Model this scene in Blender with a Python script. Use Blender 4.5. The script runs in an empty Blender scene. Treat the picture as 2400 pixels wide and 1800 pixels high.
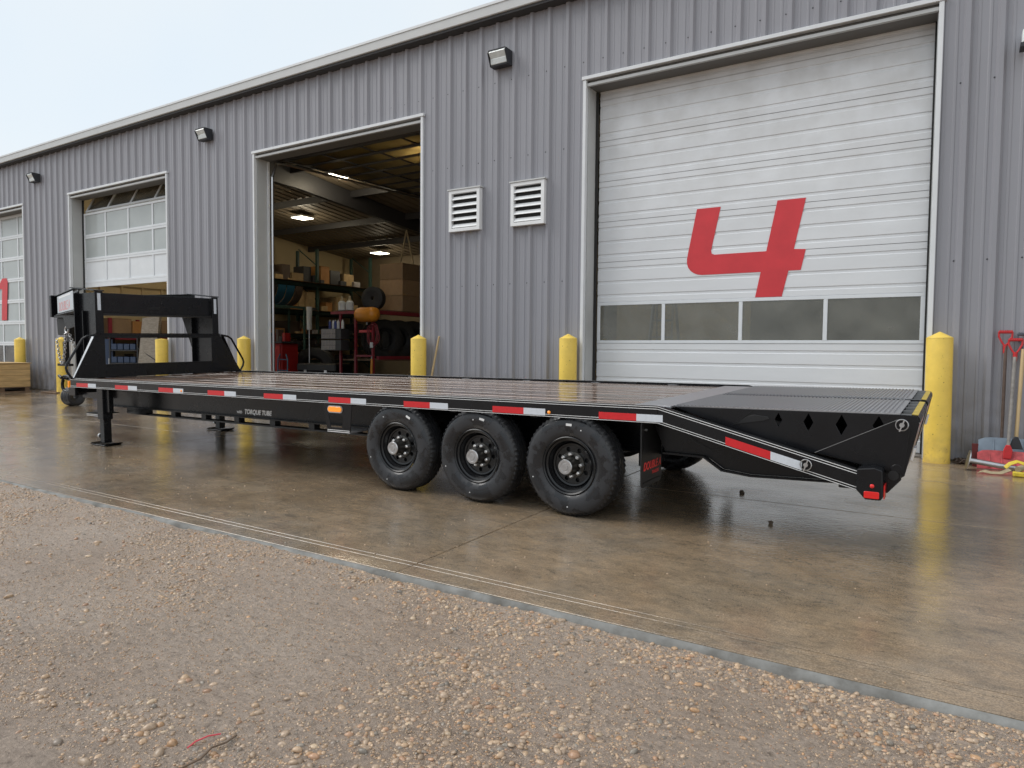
import bpy, math, random
import numpy as np
from mathutils import Matrix, Vector, noise
from mathutils.geometry import tessellate_polygon
random.seed(7); rng = np.random.default_rng(7)
SC = bpy.context.scene
COL = SC.collection
R = math.radians

# ------------------------------------------------------------------ camera
cam = bpy.data.cameras.new('camera'); cam_o = bpy.data.objects.new('camera', cam); COL.objects.link(cam_o)
cam.sensor_fit = 'HORIZONTAL'; cam.sensor_width = 36.0; cam.lens = 36.0 * 1640 / 2400
cam.clip_start = 0.05; cam.clip_end = 6000
yaw, pitch, roll = R(32.494), R(-2.756), R(0.503)
fw = Vector((-math.sin(yaw) * math.cos(pitch), math.cos(yaw) * math.cos(pitch), math.sin(pitch)))
rt = Vector((math.cos(yaw), math.sin(yaw), 0)); up = rt.cross(fw)
r2 = rt * math.cos(roll) + up * math.sin(roll); u2 = -rt * math.sin(roll) + up * math.cos(roll)
Mx = Matrix((r2, u2, -fw)).transposed().to_4x4(); Mx.translation = (0, 0, 1.30)
cam_o.matrix_world = Mx
SC.camera = cam_o

# ------------------------------------------------------------------ world: flat bright overcast
SUN_EL, SUN_AZ = 46, -66          # azimuth measured from -Y (camera side) towards -X when negative
w = bpy.data.worlds.new('World'); SC.world = w; w.use_nodes = True
nt = w.node_tree; nt.nodes.clear()
o_ = nt.nodes.new('ShaderNodeOutputWorld'); bg = nt.nodes.new('ShaderNodeBackground')
sky = nt.nodes.new('ShaderNodeTexSky'); sky.sky_type = 'NISHITA'; sky.sun_disc = False
sky.sun_elevation = R(SUN_EL); sky.sun_rotation = R(180 + SUN_AZ); sky.dust_density = 4.0; sky.air_density = 1.0
sc_ = nt.nodes.new('ShaderNodeVectorMath'); sc_.operation = 'SCALE'; sc_.inputs['Scale'].default_value = 0.10
tc = nt.nodes.new('ShaderNodeTexCoord'); nz = nt.nodes.new('ShaderNodeTexNoise')
nz.inputs['Scale'].default_value = 2.2; nz.inputs['Detail'].default_value = 3
cr = nt.nodes.new('ShaderNodeValToRGB')
cr.color_ramp.elements[0].position = .32; cr.color_ramp.elements[0].color = (.585, .66, .725, 1)
cr.color_ramp.elements[1].position = .68; cr.color_ramp.elements[1].color = (.66, .695, .71, 1)
mx = nt.nodes.new('ShaderNodeMix'); mx.data_type = 'RGBA'; mx.inputs['Factor'].default_value = .90
nt.links.new(tc.outputs['Generated'], nz.inputs['Vector']); nt.links.new(nz.outputs['Fac'], cr.inputs['Fac'])
nt.links.new(sky.outputs['Color'], sc_.inputs[0]); nt.links.new(sc_.outputs[0], mx.inputs['A'])
nt.links.new(cr.outputs['Color'], mx.inputs['B']); nt.links.new(mx.outputs['Result'], bg.inputs['Color'])
bg.inputs['Strength'].default_value = 1.0
nt.links.new(bg.outputs[0], o_.inputs[0])

sun = bpy.data.lights.new('sun', 'SUN'); sun.energy = 1.5; sun.angle = R(40); sun.color = (1.0, .97, .93)
sun_o = bpy.data.objects.new('sun', sun); COL.objects.link(sun_o)
_d = Vector((math.sin(R(SUN_AZ)) * math.cos(R(SUN_EL)), -math.cos(R(SUN_AZ)) * math.cos(R(SUN_EL)), math.sin(R(SUN_EL))))
sun_o.rotation_euler = _d.to_track_quat('Z', 'Y').to_euler(); sun_o.location = _d * 50

SC.view_settings.view_transform = 'Standard'; SC.view_settings.look = 'None'
SC.view_settings.exposure = 0.50; SC.view_settings.gamma = 1.0; SC.view_settings.use_curve_mapping = False
SC.cycles.use_denoising = True; SC.cycles.max_bounces = 8; SC.cycles.diffuse_bounces = 4
SC.cycles.glossy_bounces = 4; SC.cycles.transparent_max_bounces = 8; SC.cycles.caustics_reflective = False
SC.cycles.caustics_refractive = False; SC.cycles.sample_clamp_indirect = 6

# ------------------------------------------------------------------ materials
MATS = {}
def mat(name, col, rough=.5, metal=0., var=.0, scale=6., rvar=0., bump=0., bscale=40., col2=None, stretch=None,
        spec=.5, coat=0., emit=None, estr=0., objrand=0., detail=5., alpha=1., trans=0.):
    if name in MATS: return MATS[name]
    m = bpy.data.materials.new(name); m.use_nodes = True
    n, l = m.node_tree.nodes, m.node_tree.links
    b = n['Principled BSDF']
    b.inputs['Base Color'].default_value = (*col, 1); b.inputs['Roughness'].default_value = rough
    b.inputs['Metallic'].default_value = metal; b.inputs['Specular IOR Level'].default_value = spec
    b.inputs['Coat Weight'].default_value = coat; b.inputs['Alpha'].default_value = alpha
    b.inputs['Transmission Weight'].default_value = trans
    if emit: b.inputs['Emission Color'].default_value = (*emit, 1); b.inputs['Emission Strength'].default_value = estr
    if var or rvar or bump or col2:
        t = n.new('ShaderNodeTexCoord'); mp = n.new('ShaderNodeMapping'); l.new(t.outputs['Object'], mp.inputs['Vector'])
        if stretch: mp.inputs['Scale'].default_value = stretch
        nz = n.new('ShaderNodeTexNoise'); nz.inputs['Scale'].default_value = scale; nz.inputs['Detail'].default_value = detail
        nz.inputs['Roughness'].default_value = .6
        l.new(mp.outputs[0], nz.inputs['Vector'])
        ramp = n.new('ShaderNodeValToRGB'); ramp.color_ramp.elements[0].position = .3; ramp.color_ramp.elements[1].position = .72
        c2 = col2 if col2 else tuple(min(1, c * (1 + var)) for c in col)
        c1 = col if col2 else tuple(c * (1 - var) for c in col)
        ramp.color_ramp.elements[0].color = (*c1, 1); ramp.color_ramp.elements[1].color = (*c2, 1)
        l.new(nz.outputs['Fac'], ramp.inputs['Fac']); out = ramp.outputs['Color']
        if objrand:
            oi = n.new('ShaderNodeObjectInfo'); hs = n.new('ShaderNodeHueSaturation')
            mr = n.new('ShaderNodeMapRange'); mr.inputs['To Min'].default_value = 1 - objrand; mr.inputs['To Max'].default_value = 1 + objrand
            l.new(oi.outputs['Random'], mr.inputs['Value']); l.new(mr.outputs[0], hs.inputs['Value']); l.new(out, hs.inputs['Color']); out = hs.outputs['Color']
        l.new(out, b.inputs['Base Color'])
        if rvar:
            mr = n.new('ShaderNodeMapRange'); mr.inputs['From Min'].default_value = .3; mr.inputs['From Max'].default_value = .7
            mr.inputs['To Min'].default_value = max(.02, rough - rvar); mr.inputs['To Max'].default_value = min(1, rough + rvar)
            nz3 = n.new('ShaderNodeTexNoise'); nz3.inputs['Scale'].default_value = scale * .7; nz3.inputs['Detail'].default_value = 4
            l.new(mp.outputs[0], nz3.inputs['Vector']); l.new(nz3.outputs['Fac'], mr.inputs['Value']); l.new(mr.outputs[0], b.inputs['Roughness'])
        if bump:
            nz2 = n.new('ShaderNodeTexNoise'); nz2.inputs['Scale'].default_value = bscale; nz2.inputs['Detail'].default_value = 4
            l.new(mp.outputs[0], nz2.inputs['Vector'])
            bp = n.new('ShaderNodeBump'); bp.inputs['Strength'].default_value = bump; bp.inputs['Distance'].default_value = .01
            l.new(nz2.outputs['Fac'], bp.inputs['Height']); l.new(bp.outputs[0], b.inputs['Normal'])
    MATS[name] = m
    return m

mat('siding', (.285, .286, .315), .40, var=.07, scale=1.2, stretch=(1, 1, .12), rvar=.06)
def add_height_tint(m_, z0, z1, col, amt, scale=5.):
    n, l = m_.node_tree.nodes, m_.node_tree.links; b = n['Principled BSDF']
    src = b.inputs['Base Color'].links[0].from_socket
    g = n.new('ShaderNodeNewGeometry'); sx = n.new('ShaderNodeSeparateXYZ'); l.new(g.outputs['Position'], sx.inputs[0])
    mr = n.new('ShaderNodeMapRange'); mr.inputs['From Min'].default_value = z1; mr.inputs['From Max'].default_value = z0; l.new(sx.outputs['Z'], mr.inputs['Value'])
    nz = n.new('ShaderNodeTexNoise'); nz.inputs['Scale'].default_value = scale; nz.inputs['Detail'].default_value = 7; l.new(g.outputs['Position'], nz.inputs['Vector'])
    rp = n.new('ShaderNodeValToRGB'); rp.color_ramp.elements[0].position = .38; rp.color_ramp.elements[1].position = .62; l.new(nz.outputs['Fac'], rp.inputs['Fac'])
    m1 = n.new('ShaderNodeMath'); m1.operation = 'MULTIPLY'; l.new(mr.outputs[0], m1.inputs[0]); l.new(rp.outputs['Color'], m1.inputs[1])
    m2 = n.new('ShaderNodeMath'); m2.operation = 'MULTIPLY'; m2.inputs[1].default_value = amt; l.new(m1.outputs[0], m2.inputs[0])
    mx_ = n.new('ShaderNodeMix'); mx_.data_type = 'RGBA'; l.new(m2.outputs[0], mx_.inputs['Factor']); l.new(src, mx_.inputs['A']); mx_.inputs['B'].default_value = (*col, 1); l.new(mx_.outputs['Result'], b.inputs['Base Color'])
def add_flecks(m_, col, scale, thr, amt):
    n, l = m_.node_tree.nodes, m_.node_tree.links; b = n['Principled BSDF']; src = b.inputs['Base Color'].links[0].from_socket
    g = n.new('ShaderNodeNewGeometry'); nz = n.new('ShaderNodeTexNoise'); nz.inputs['Scale'].default_value = scale; nz.inputs['Detail'].default_value = 3; l.new(g.outputs['Position'], nz.inputs['Vector'])
    rp = n.new('ShaderNodeValToRGB'); rp.color_ramp.elements[0].position = thr; rp.color_ramp.elements[1].position = thr + .04; rp.color_ramp.elements[1].color = (amt, amt, amt, 1); l.new(nz.outputs['Fac'], rp.inputs['Fac'])
    mx_ = n.new('ShaderNodeMix'); mx_.data_type = 'RGBA'; l.new(rp.outputs['Color'], mx_.inputs['Factor']); l.new(src, mx_.inputs['A']); mx_.inputs['B'].default_value = (*col, 1); l.new(mx_.outputs['Result'], b.inputs['Base Color'])
add_height_tint(MATS['siding'], .1, 1.1, (.16, .145, .125), .75)  # mud-splash dirt low on the wall, with the dimmer light there painted in
mat('trim', (.55, .56, .56), .45, var=.06, scale=3)
mat('trim_light', (.68, .70, .72), .4, var=.05, scale=3)
mat('jamb', (.46, .47, .47), .5, var=.06, scale=2)
mat('soffit', (.14, .137, .132), .7)
mat('eave_shadow', (.05, .05, .052), .8)
mat('gutter', (.50, .51, .51), .4, var=.05, scale=2)
mat('gutter_lip', (.66, .68, .70), .35)
mat('door_steel', (.70, .72, .745), .42, var=.05, scale=1.4, rvar=.08, stretch=(.5, 1, 2.4))
mat('door_alu', (.70, .73, .76), .4, var=.04, scale=3)
mat('door_groove', (.33, .34, .36), .6)
add_height_tint(MATS['door_steel'], 5.3, 2.2, (.44, .43, .41), .42, 3.)  # blotchy grey tint, stronger towards the top of the door
mat('number_red', (.60, .035, .045), .45, var=.08, scale=4)
mat('vent_white', (.78, .79, .80), .45, var=.05, scale=5)
mat('dark_void', (.02, .02, .02), .8)
mat('lamp_housing', (.025, .027, .032), .5)
mat('lamp_lens', (.62, .66, .66), .2, var=.1, scale=20, coat=.4)
mat('bollard_yellow', (.86, .61, .11), .42, var=.09, scale=5, rvar=.1, bump=.12, bscale=60)
add_flecks(MATS['bollard_yellow'], (.25, .16, .04), 38, .68, .8); add_height_tint(MATS['bollard_yellow'], .05, .55, (.38, .26, .10), .6, 9.)  # dark flecks, and dirt low on the post
mat('black_paint', (.0065, .0068, .0085), .26, var=.2, scale=5, rvar=.08, bump=.025, bscale=90, spec=.32)
mat('black_matte', (.006, .006, .007), .5, var=.2, scale=8)
mat('black_dark', (.003, .003, .0035), .6)
mat('white_stripe', (.80, .81, .82), .4)
mat('reflect_white', (.62, .66, .72), .3, var=.06, scale=60)
mat('reflect_red', (.62, .018, .025), .3, var=.08, scale=60)
mat('lens_red', (.75, .012, .012), .22, coat=.5)
mat('lens_amber', (.95, .30, .015), .25, coat=.5, emit=(1, .3, .02), estr=.25)
mat('chrome', (.80, .80, .80), .3, .85)
mat('galv', (.50, .50, .51), .32, 1.0, var=.1, scale=25)
mat('hub_dark', (.07, .066, .06), .38, .7, var=.3, scale=14)
mat('rubber', (.020, .0205, .023), .5, var=.35, scale=7, rvar=.2, bump=.1, bscale=60)
mat('rubber_dark', (.020, .020, .021), .7, var=.3, scale=10)
mat('rim_black', (.009, .0095, .011), .25, spec=.45)
mat('mudflap', (.010, .010, .011), .5, bump=.05, var=.1)
mat('text_red', (.75, .05, .05), .45)
mat('text_pale_red', (.62, .22, .22), .45)
mat('sign_panel', (.48, .52, .56), .3, var=.1, scale=9)
mat('yellow_tape', (.45, .33, .06), .55, var=.25, scale=30)
mat('wood_new', (.50, .34, .16), .6, var=.22, scale=3, stretch=(1, 1, 6), bump=.1, bscale=30)
mat('wood_dark', (.16, .10, .06), .7, var=.3, scale=8)
mat('wood_handle', (.52, .38, .20), .5, var=.2, scale=8, stretch=(1, 1, .2))
mat('handle_grey', (.25, .235, .22), .6, var=.25, scale=20)
mat('handle_brown', (.11, .075, .06), .6, var=.25, scale=20)
mat('plastic_red', (.55, .03, .035), .4, var=.1, scale=20)
mat('scoop_red', (.42, .055, .06), .55, var=.4, scale=14, detail=8)
mat('scoop_blue', (.20, .25, .31), .45, var=.15, scale=10)
mat('plastic_slate', (.09, .10, .125), .45)
mat('axe_red', (.10, .012, .012), .5)
mat('strap_yellow', (.60, .46, .04), .6, var=.2, scale=30)
mat('strap_tan', (.33, .27, .17), .7, var=.2, scale=30)
mat('chain_rust', (.10, .075, .06), .6, .5)
# interior
mat('liner', (.20, .16, .105), .6, var=.1, scale=2)
mat('liner_cream', (.50, .40, .23), .6, var=.06, scale=2)
mat('ceil_liner', (.20, .165, .12), .6, var=.1, scale=2)
mat('steel_dark', (.035, .035, .038), .5)
mat('shop_floor', (.14, .12, .10), .35, var=.2, scale=2, rvar=.15)
mat('rack_green', (.035, .075, .062), .5, var=.15, scale=6)
mat('rack_red', (.22, .018, .03), .5, var=.15, scale=6)
mat('cardboard', (.24, .155, .085), .75, var=.12, scale=5, objrand=.25)
mat('cardboard_orange', (.42, .20, .06), .7, var=.12, scale=5)
mat('pallet_wood', (.40, .28, .14), .7, var=.2, scale=6, objrand=.2)
mat('tank_orange', (.60, .23, .02), .35, var=.08, scale=6)
mat('bottle_white', (.55, .57, .58), .4)
mat('cabinet_red', (.30, .015, .015), .35)
mat('cabinet_blue', (.035, .06, .12), .4)
mat('sheet_blue', (.02, .10, .17), .35, var=.15, scale=5)
mat('sheet_brown', (.09, .065, .05), .5, var=.15, scale=5)
mat('bin_grey', (.30, .285, .285), .5, var=.18, scale=30)
mat('box_yellow', (.55, .36, .03), .6, var=.15, scale=10)
mat('wrap', (.36, .31, .25), .4, var=.3, scale=12, stretch=(1, 1, 3))
mat('hose_red', (.22, .03, .04), .5)
mat('cyl_green', (.11, .13, .06), .45)
mat('can_blue', (.03, .05, .22), .4)
mat('lamp_glow', (1, 1, 1), .5, emit=(1.0, .90, .68), estr=5)
mat('white_box', (.75, .79, .80), .4)
mat('mud_clod', (.09, .065, .045), .8, var=.3, scale=30)
mat('straw_red', (.55, .06, .08), .5)
mat('twig', (.13, .09, .06), .8)

def special(name):
    m = bpy.data.materials.new(name); m.use_nodes = True; MATS[name] = m
    return m, m.node_tree.nodes, m.node_tree.links, m.node_tree.nodes['Principled BSDF']
def nnode(n, t, **k):
    x = n.new(t)
    for a, v in k.items():
        if a in x.inputs: x.inputs[a].default_value = v
        else: setattr(x, a, v)
    return x
def ramp(n, stops):
    c = n.new('ShaderNodeValToRGB'); e = c.color_ramp.elements
    while len(e) < len(stops): e.new(.5)
    for i, (p, col) in enumerate(stops): e[i].position = p; e[i].color = (*col, 1) if len(col) == 3 else col
    return c

# glass: dusty pane, partly see-through, mirror-like at a slant
def glass(name, dust, dcol, rough=.03, vr=.3, translucent=False):
    m, n, l, b = special(name)
    b.inputs['Base Color'].default_value = (*dcol, 1); b.inputs['Roughness'].default_value = .6
    tr = n.new('ShaderNodeBsdfTransparent'); tr.inputs['Color'].default_value = (.86, .88, .86, 1)
    gl = n.new('ShaderNodeBsdfGlossy'); gl.inputs['Roughness'].default_value = rough
    fr = n.new('ShaderNodeFresnel'); fr.inputs['IOR'].default_value = 1.5
    t = n.new('ShaderNodeTexCoord'); nz = nnode(n, 'ShaderNodeTexNoise', Scale=2.2, Detail=6.0)
    l.new(t.outputs['Object'], nz.inputs['Vector'])
    mr = n.new('ShaderNodeMapRange'); mr.inputs['From Min'].default_value = .3; mr.inputs['From Max'].default_value = .7
    mr.inputs['To Min'].default_value = dust * (1 - vr); mr.inputs['To Max'].default_value = dust * (1 + vr)
    l.new(nz.outputs['Fac'], mr.inputs['Value'])
    m1 = n.new('ShaderNodeMixShader'); m2 = n.new('ShaderNodeMixShader')
    l.new(mr.outputs[0], m1.inputs[0]); l.new(tr.outputs[0], m1.inputs[1])
    tl = n.new('ShaderNodeBsdfTranslucent'); tl.inputs['Color'].default_value = (*dcol, 1)
    l.new((tl if translucent else b).outputs[0], m1.inputs[2])
    l.new(fr.outputs[0], m2.inputs[0]); l.new(m1.outputs[0], m2.inputs[1]); l.new(gl.outputs[0], m2.inputs[2])
    l.new(m2.outputs[0], n['Material Output'].inputs['Surface'])
glass('pane_dusty', .40, (.24, .235, .20), .05, .45)
glass('pane_frost', .85, (.47, .51, .51), .08, .06)
glass('pane_open', .6, (.85, .72, .42), .1, .2, True)  # yellow of the lamp glow above is put into the pane colour
glass('pane_clear', .25, (.25, .27, .28), .04)

# wet concrete
m, n, l, b = special('concrete')
t = n.new('ShaderNodeTexCoord')
n1 = nnode(n, 'ShaderNodeTexNoise', Scale=.55, Detail=6.0, Roughness=.6); l.new(t.outputs['Object'], n1.inputs['Vector'])
mp = n.new('ShaderNodeMapping'); mp.inputs['Scale'].default_value = (1.3, 2.2, 1); mp.inputs['Rotation'].default_value = (0, 0, R(24)); l.new(t.outputs['Object'], mp.inputs['Vector'])
n2 = nnode(n, 'ShaderNodeTexNoise', Scale=2.2, Detail=8.0, Roughness=.65); l.new(mp.outputs[0], n2.inputs['Vector'])
c1 = ramp(n, [(.26, (.170, .145, .115)), (.42, (.250, .197, .140)), (.53, (.285, .215, .145)), (.72, (.260, .230, .190))])
c2 = ramp(n, [(.3, (.74, .73, .72)), (.7, (1.16, 1.16, 1.16))])
l.new(n1.outputs['Fac'], c1.inputs['Fac']); l.new(n2.outputs['Fac'], c2.inputs['Fac'])
mu = n.new('ShaderNodeMix'); mu.data_type = 'RGBA'; mu.blend_type = 'MULTIPLY'; mu.inputs['Factor'].default_value = 1
l.new(c1.outputs[0], mu.inputs['A']); l.new(c2.outputs[0], mu.inputs['B'])
n4 = nnode(n, 'ShaderNodeTexNoise', Scale=140.0, Detail=3.0); l.new(t.outputs['Object'], n4.inputs['Vector'])
c4 = ramp(n, [(.35, (.70, .70, .70)), (.66, (1.25, 1.25, 1.25))]); l.new(n4.outputs['Fac'], c4.inputs['Fac'])
mu2 = n.new('ShaderNodeMix'); mu2.data_type = 'RGBA'; mu2.blend_type = 'MULTIPLY'; mu2.inputs['Factor'].default_value = 1
l.new(mu.outputs['Result'], mu2.inputs['A']); l.new(c4.outputs[0], mu2.inputs['B'])
n8 = nnode(n, 'ShaderNodeTexNoise', Scale=7.0, Detail=10.0, Roughness=.72, Distortion=.8); l.new(mp.outputs[0], n8.inputs['Vector'])
c8 = ramp(n, [(.32, (.66, .68, .70)), (.48, (1.0, .98, .96)), (.66, (1.2, 1.14, 1.05))]); l.new(n8.outputs['Fac'], c8.inputs['Fac'])
mu8 = n.new('ShaderNodeMix'); mu8.data_type = 'RGBA'; mu8.blend_type = 'MULTIPLY'; mu8.inputs['Factor'].default_value = 1
l.new(mu2.outputs['Result'], mu8.inputs['A']); l.new(c8.outputs[0], mu8.inputs['B']); l.new(mu8.outputs['Result'], b.inputs['Base Color'])
n3 = nnode(n, 'ShaderNodeTexNoise', Scale=.8, Detail=5.0, Roughness=.6); l.new(mp.outputs[0], n3.inputs['Vector'])
rr = n.new('ShaderNodeMapRange'); rr.inputs['From Min'].default_value = .34; rr.inputs['From Max'].default_value = .68
rr.inputs['To Min'].default_value = .05; rr.inputs['To Max'].default_value = .26; l.new(n3.outputs['Fac'], rr.inputs['Value']); l.new(rr.outputs[0], b.inputs['Roughness'])
b.inputs['Specular IOR Level'].default_value = .5; b.inputs['Coat Weight'].default_value = .75; b.inputs['Coat IOR'].default_value = 1.42
rr2 = n.new('ShaderNodeMapRange'); rr2.inputs['From Min'].default_value = .36; rr2.inputs['From Max'].default_value = .66; rr2.inputs['To Min'].default_value = .09; rr2.inputs['To Max'].default_value = .30; l.new(n3.outputs['Fac'], rr2.inputs['Value']); l.new(rr2.outputs[0], b.inputs['Coat Roughness'])
mp5 = n.new('ShaderNodeMapping'); mp5.inputs['Scale'].default_value = (1, 2.6, 1); mp5.inputs['Rotation'].default_value = (0, 0, R(20)); l.new(t.outputs['Object'], mp5.inputs['Vector'])
n5 = nnode(n, 'ShaderNodeTexNoise', Scale=16.0, Detail=5.0, Roughness=.55); l.new(mp5.outputs[0], n5.inputs['Vector'])
bp = n.new('ShaderNodeBump'); bp.inputs['Strength'].default_value = .22; bp.inputs['Distance'].default_value = .01
l.new(n5.outputs['Fac'], bp.inputs['Height']); l.new(bp.outputs[0], b.inputs['Normal']); l.new(bp.outputs[0], b.inputs['Coat Normal'])

# slab edge (dry grey concrete nosing)
mat('slab_edge', (.12, .115, .105), .85, spec=.2, col2=(.27, .27, .26), scale=7, rvar=.12, bump=.25, bscale=50)
mat('joint_fill', (.05, .04, .03), .7)

# muddy ground
m, n, l, b = special('mud')
t = n.new('ShaderNodeTexCoord')
n1 = nnode(n, 'ShaderNodeTexNoise', Scale=.8, Detail=6.0, Roughness=.6); l.new(t.outputs['Object'], n1.inputs['Vector'])
c1 = ramp(n, [(.3, (.385, .295, .232)), (.5, (.44, .35, .285)), (.7, (.48, .395, .33))]); l.new(n1.outputs['Fac'], c1.inputs['Fac'])
n2 = nnode(n, 'ShaderNodeTexNoise', Scale=55.0, Detail=6.0, Roughness=.7); l.new(t.outputs['Object'], n2.inputs['Vector'])
c2 = ramp(n, [(.3, (.74, .72, .70)), (.65, (1.14, 1.14, 1.13))]); l.new(n2.outputs['Fac'], c2.inputs['Fac'])
mu = n.new('ShaderNodeMix'); mu.data_type = 'RGBA'; mu.blend_type = 'MULTIPLY'; mu.inputs['Factor'].default_value = 1
l.new(c1.outputs[0], mu.inputs['A']); l.new(c2.outputs[0], mu.inputs['B'])
mpm = n.new('ShaderNodeMapping'); mpm.inputs['Scale'].default_value = (1, 1.8, 1); mpm.inputs['Rotation'].default_value = (0, 0, R(25)); l.new(t.outputs['Object'], mpm.inputs['Vector'])
n7 = nnode(n, 'ShaderNodeTexNoise', Scale=17.0, Detail=9.0, Roughness=.78, Distortion=.6); l.new(mpm.outputs[0], n7.inputs['Vector'])
c7 = ramp(n, [(.34, (.42, .40, .37)), (.43, (.86, .85, .84)), (.50, (1.0, 1.0, 1.0)), (.64, (1.16, 1.15, 1.13))]); l.new(n7.outputs['Fac'], c7.inputs['Fac'])
mu7 = n.new('ShaderNodeMix'); mu7.data_type = 'RGBA'; mu7.blend_type = 'MULTIPLY'; mu7.inputs['Factor'].default_value = 1
l.new(mu.outputs['Result'], mu7.inputs['A']); l.new(c7.outputs[0], mu7.inputs['B']); l.new(mu7.outputs['Result'], b.inputs['Base Color'])
n3 = nnode(n, 'ShaderNodeTexNoise', Scale=1.1, Detail=4.0); l.new(t.outputs['Object'], n3.inputs['Vector'])
rr = n.new('ShaderNodeMapRange'); rr.inputs['From Min'].default_value = .36; rr.inputs['From Max'].default_value = .62
rr.inputs['To Min'].default_value = .24; rr.inputs['To Max'].default_value = .6; l.new(n3.outputs['Fac'], rr.inputs['Value']); l.new(rr.outputs[0], b.inputs['Roughness'])
v = nnode(n, 'ShaderNodeTexVoronoi', Scale=70.0); l.new(t.outputs['Object'], v.inputs['Vector'])
n5 = nnode(n, 'ShaderNodeTexNoise', Scale=38.0, Detail=8.0, Roughness=.72); l.new(t.outputs['Object'], n5.inputs['Vector'])
ad = n.new('ShaderNodeMath'); ad.operation = 'MULTIPLY_ADD'; ad.inputs[1].default_value = .8
l.new(n7.outputs['Fac'], ad.inputs[0]); l.new(n5.outputs['Fac'], ad.inputs[2])
bp = n.new('ShaderNodeBump'); bp.inputs['Strength'].default_value = 1.0; bp.inputs['Distance'].default_value = .03
l.new(ad.outputs[0], bp.inputs['Height']); l.new(bp.outputs[0], b.inputs['Normal'])

# stones: colour per stone
m, n, l, b = special('pebble')
a = n.new('ShaderNodeVertexColor'); a.layer_name = 'Col'
t = n.new('ShaderNodeTexCoord'); n2 = nnode(n, 'ShaderNodeTexNoise', Scale=90.0, Detail=4.0); l.new(t.outputs['Object'], n2.inputs['Vector'])
c2 = ramp(n, [(.3, (.75, .75, .75)), (.7, (1.2, 1.2, 1.2))]); l.new(n2.outputs['Fac'], c2.inputs['Fac'])
mu = n.new('ShaderNodeMix'); mu.data_type = 'RGBA'; mu.blend_type = 'MULTIPLY'; mu.inputs['Factor'].default_value = 1
l.new(a.outputs['Color'], mu.inputs['A']); l.new(c2.outputs[0], mu.inputs['B']); l.new(mu.outputs['Result'], b.inputs['Base Color'])
b.inputs['Roughness'].default_value = .34

# wet deck boards
m, n, l, b = special('deck_wood')
t = n.new('ShaderNodeTexCoord'); oi = n.new('ShaderNodeObjectInfo')
mp = n.new('ShaderNodeMapping'); mp.inputs['Scale'].default_value = (.35, 9, 9); l.new(t.outputs['Object'], mp.inputs['Vector'])
ofs = n.new('ShaderNodeVectorMath'); ofs.operation = 'ADD'; cx = n.new('ShaderNodeCombineXYZ')
ml = n.new('ShaderNodeMath'); ml.operation = 'MULTIPLY'; ml.inputs[1].default_value = 40; l.new(oi.outputs['Random'], ml.inputs[0]); l.new(ml.outputs[0], cx.inputs[0])
l.new(mp.outputs[0], ofs.inputs[0]); l.new(cx.outputs[0], ofs.inputs[1])
n1 = nnode(n, 'ShaderNodeTexNoise', Scale=3.0, Detail=7.0, Roughness=.65); l.new(ofs.outputs[0], n1.inputs['Vector'])
c1 = ramp(n, [(.28, (.050, .030, .022)), (.5, (.125, .075, .052)), (.74, (.215, .145, .105))]); l.new(n1.outputs['Fac'], c1.inputs['Fac'])
hs = n.new('ShaderNodeHueSaturation'); mr = n.new('ShaderNodeMapRange'); mr.inputs['To Min'].default_value = .65; mr.inputs['To Max'].default_value = 1.35
l.new(oi.outputs['Random'], mr.inputs['Value']); l.new(mr.outputs[0], hs.inputs['Value']); l.new(c1.outputs[0], hs.inputs['Color']); l.new(hs.outputs[0], b.inputs['Base Color'])
n3 = nnode(n, 'ShaderNodeTexNoise', Scale=1.2, Detail=4.0); l.new(ofs.outputs[0], n3.inputs['Vector'])
rr = n.new('ShaderNodeMapRange'); rr.inputs['From Min'].default_value = .35; rr.inputs['From Max'].default_value = .65
rr.inputs['To Min'].default_value = .07; rr.inputs['To Max'].default_value = .28; l.new(n3.outputs['Fac'], rr.inputs['Value']); l.new(rr.outputs[0], b.inputs['Roughness']); b.inputs['Coat Weight'].default_value = .22; b.inputs['Coat Roughness'].default_value = .1
bp = n.new('ShaderNodeBump'); bp.inputs['Strength'].default_value = .2; bp.inputs['Distance'].default_value = .006
l.new(n1.outputs['Fac'], bp.inputs['Height']); l.new(bp.outputs[0], b.inputs['Normal'])

# raised-pattern steel plate
m, n, l, b = special('tread_plate')
b.inputs['Base Color'].default_value = (.33, .33, .345, 1); b.inputs['Roughness'].default_value = .38; b.inputs['Metallic'].default_value = .6
t = n.new('ShaderNodeTexCoord'); mp = n.new('ShaderNodeMapping'); mp.inputs['Rotation'].default_value = (0, 0, R(45)); l.new(t.outputs['Object'], mp.inputs['Vector'])
v = nnode(n, 'ShaderNodeTexVoronoi', Scale=26.0, Randomness=0.0); l.new(mp.outputs[0], v.inputs['Vector'])
bp = n.new('ShaderNodeBump'); bp.inputs['Strength'].default_value = .6; bp.inputs['Distance'].default_value = .008; bp.invert = True
l.new(v.outputs['Distance'], bp.inputs['Height']); l.new(bp.outputs[0], b.inputs['Normal'])

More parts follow.
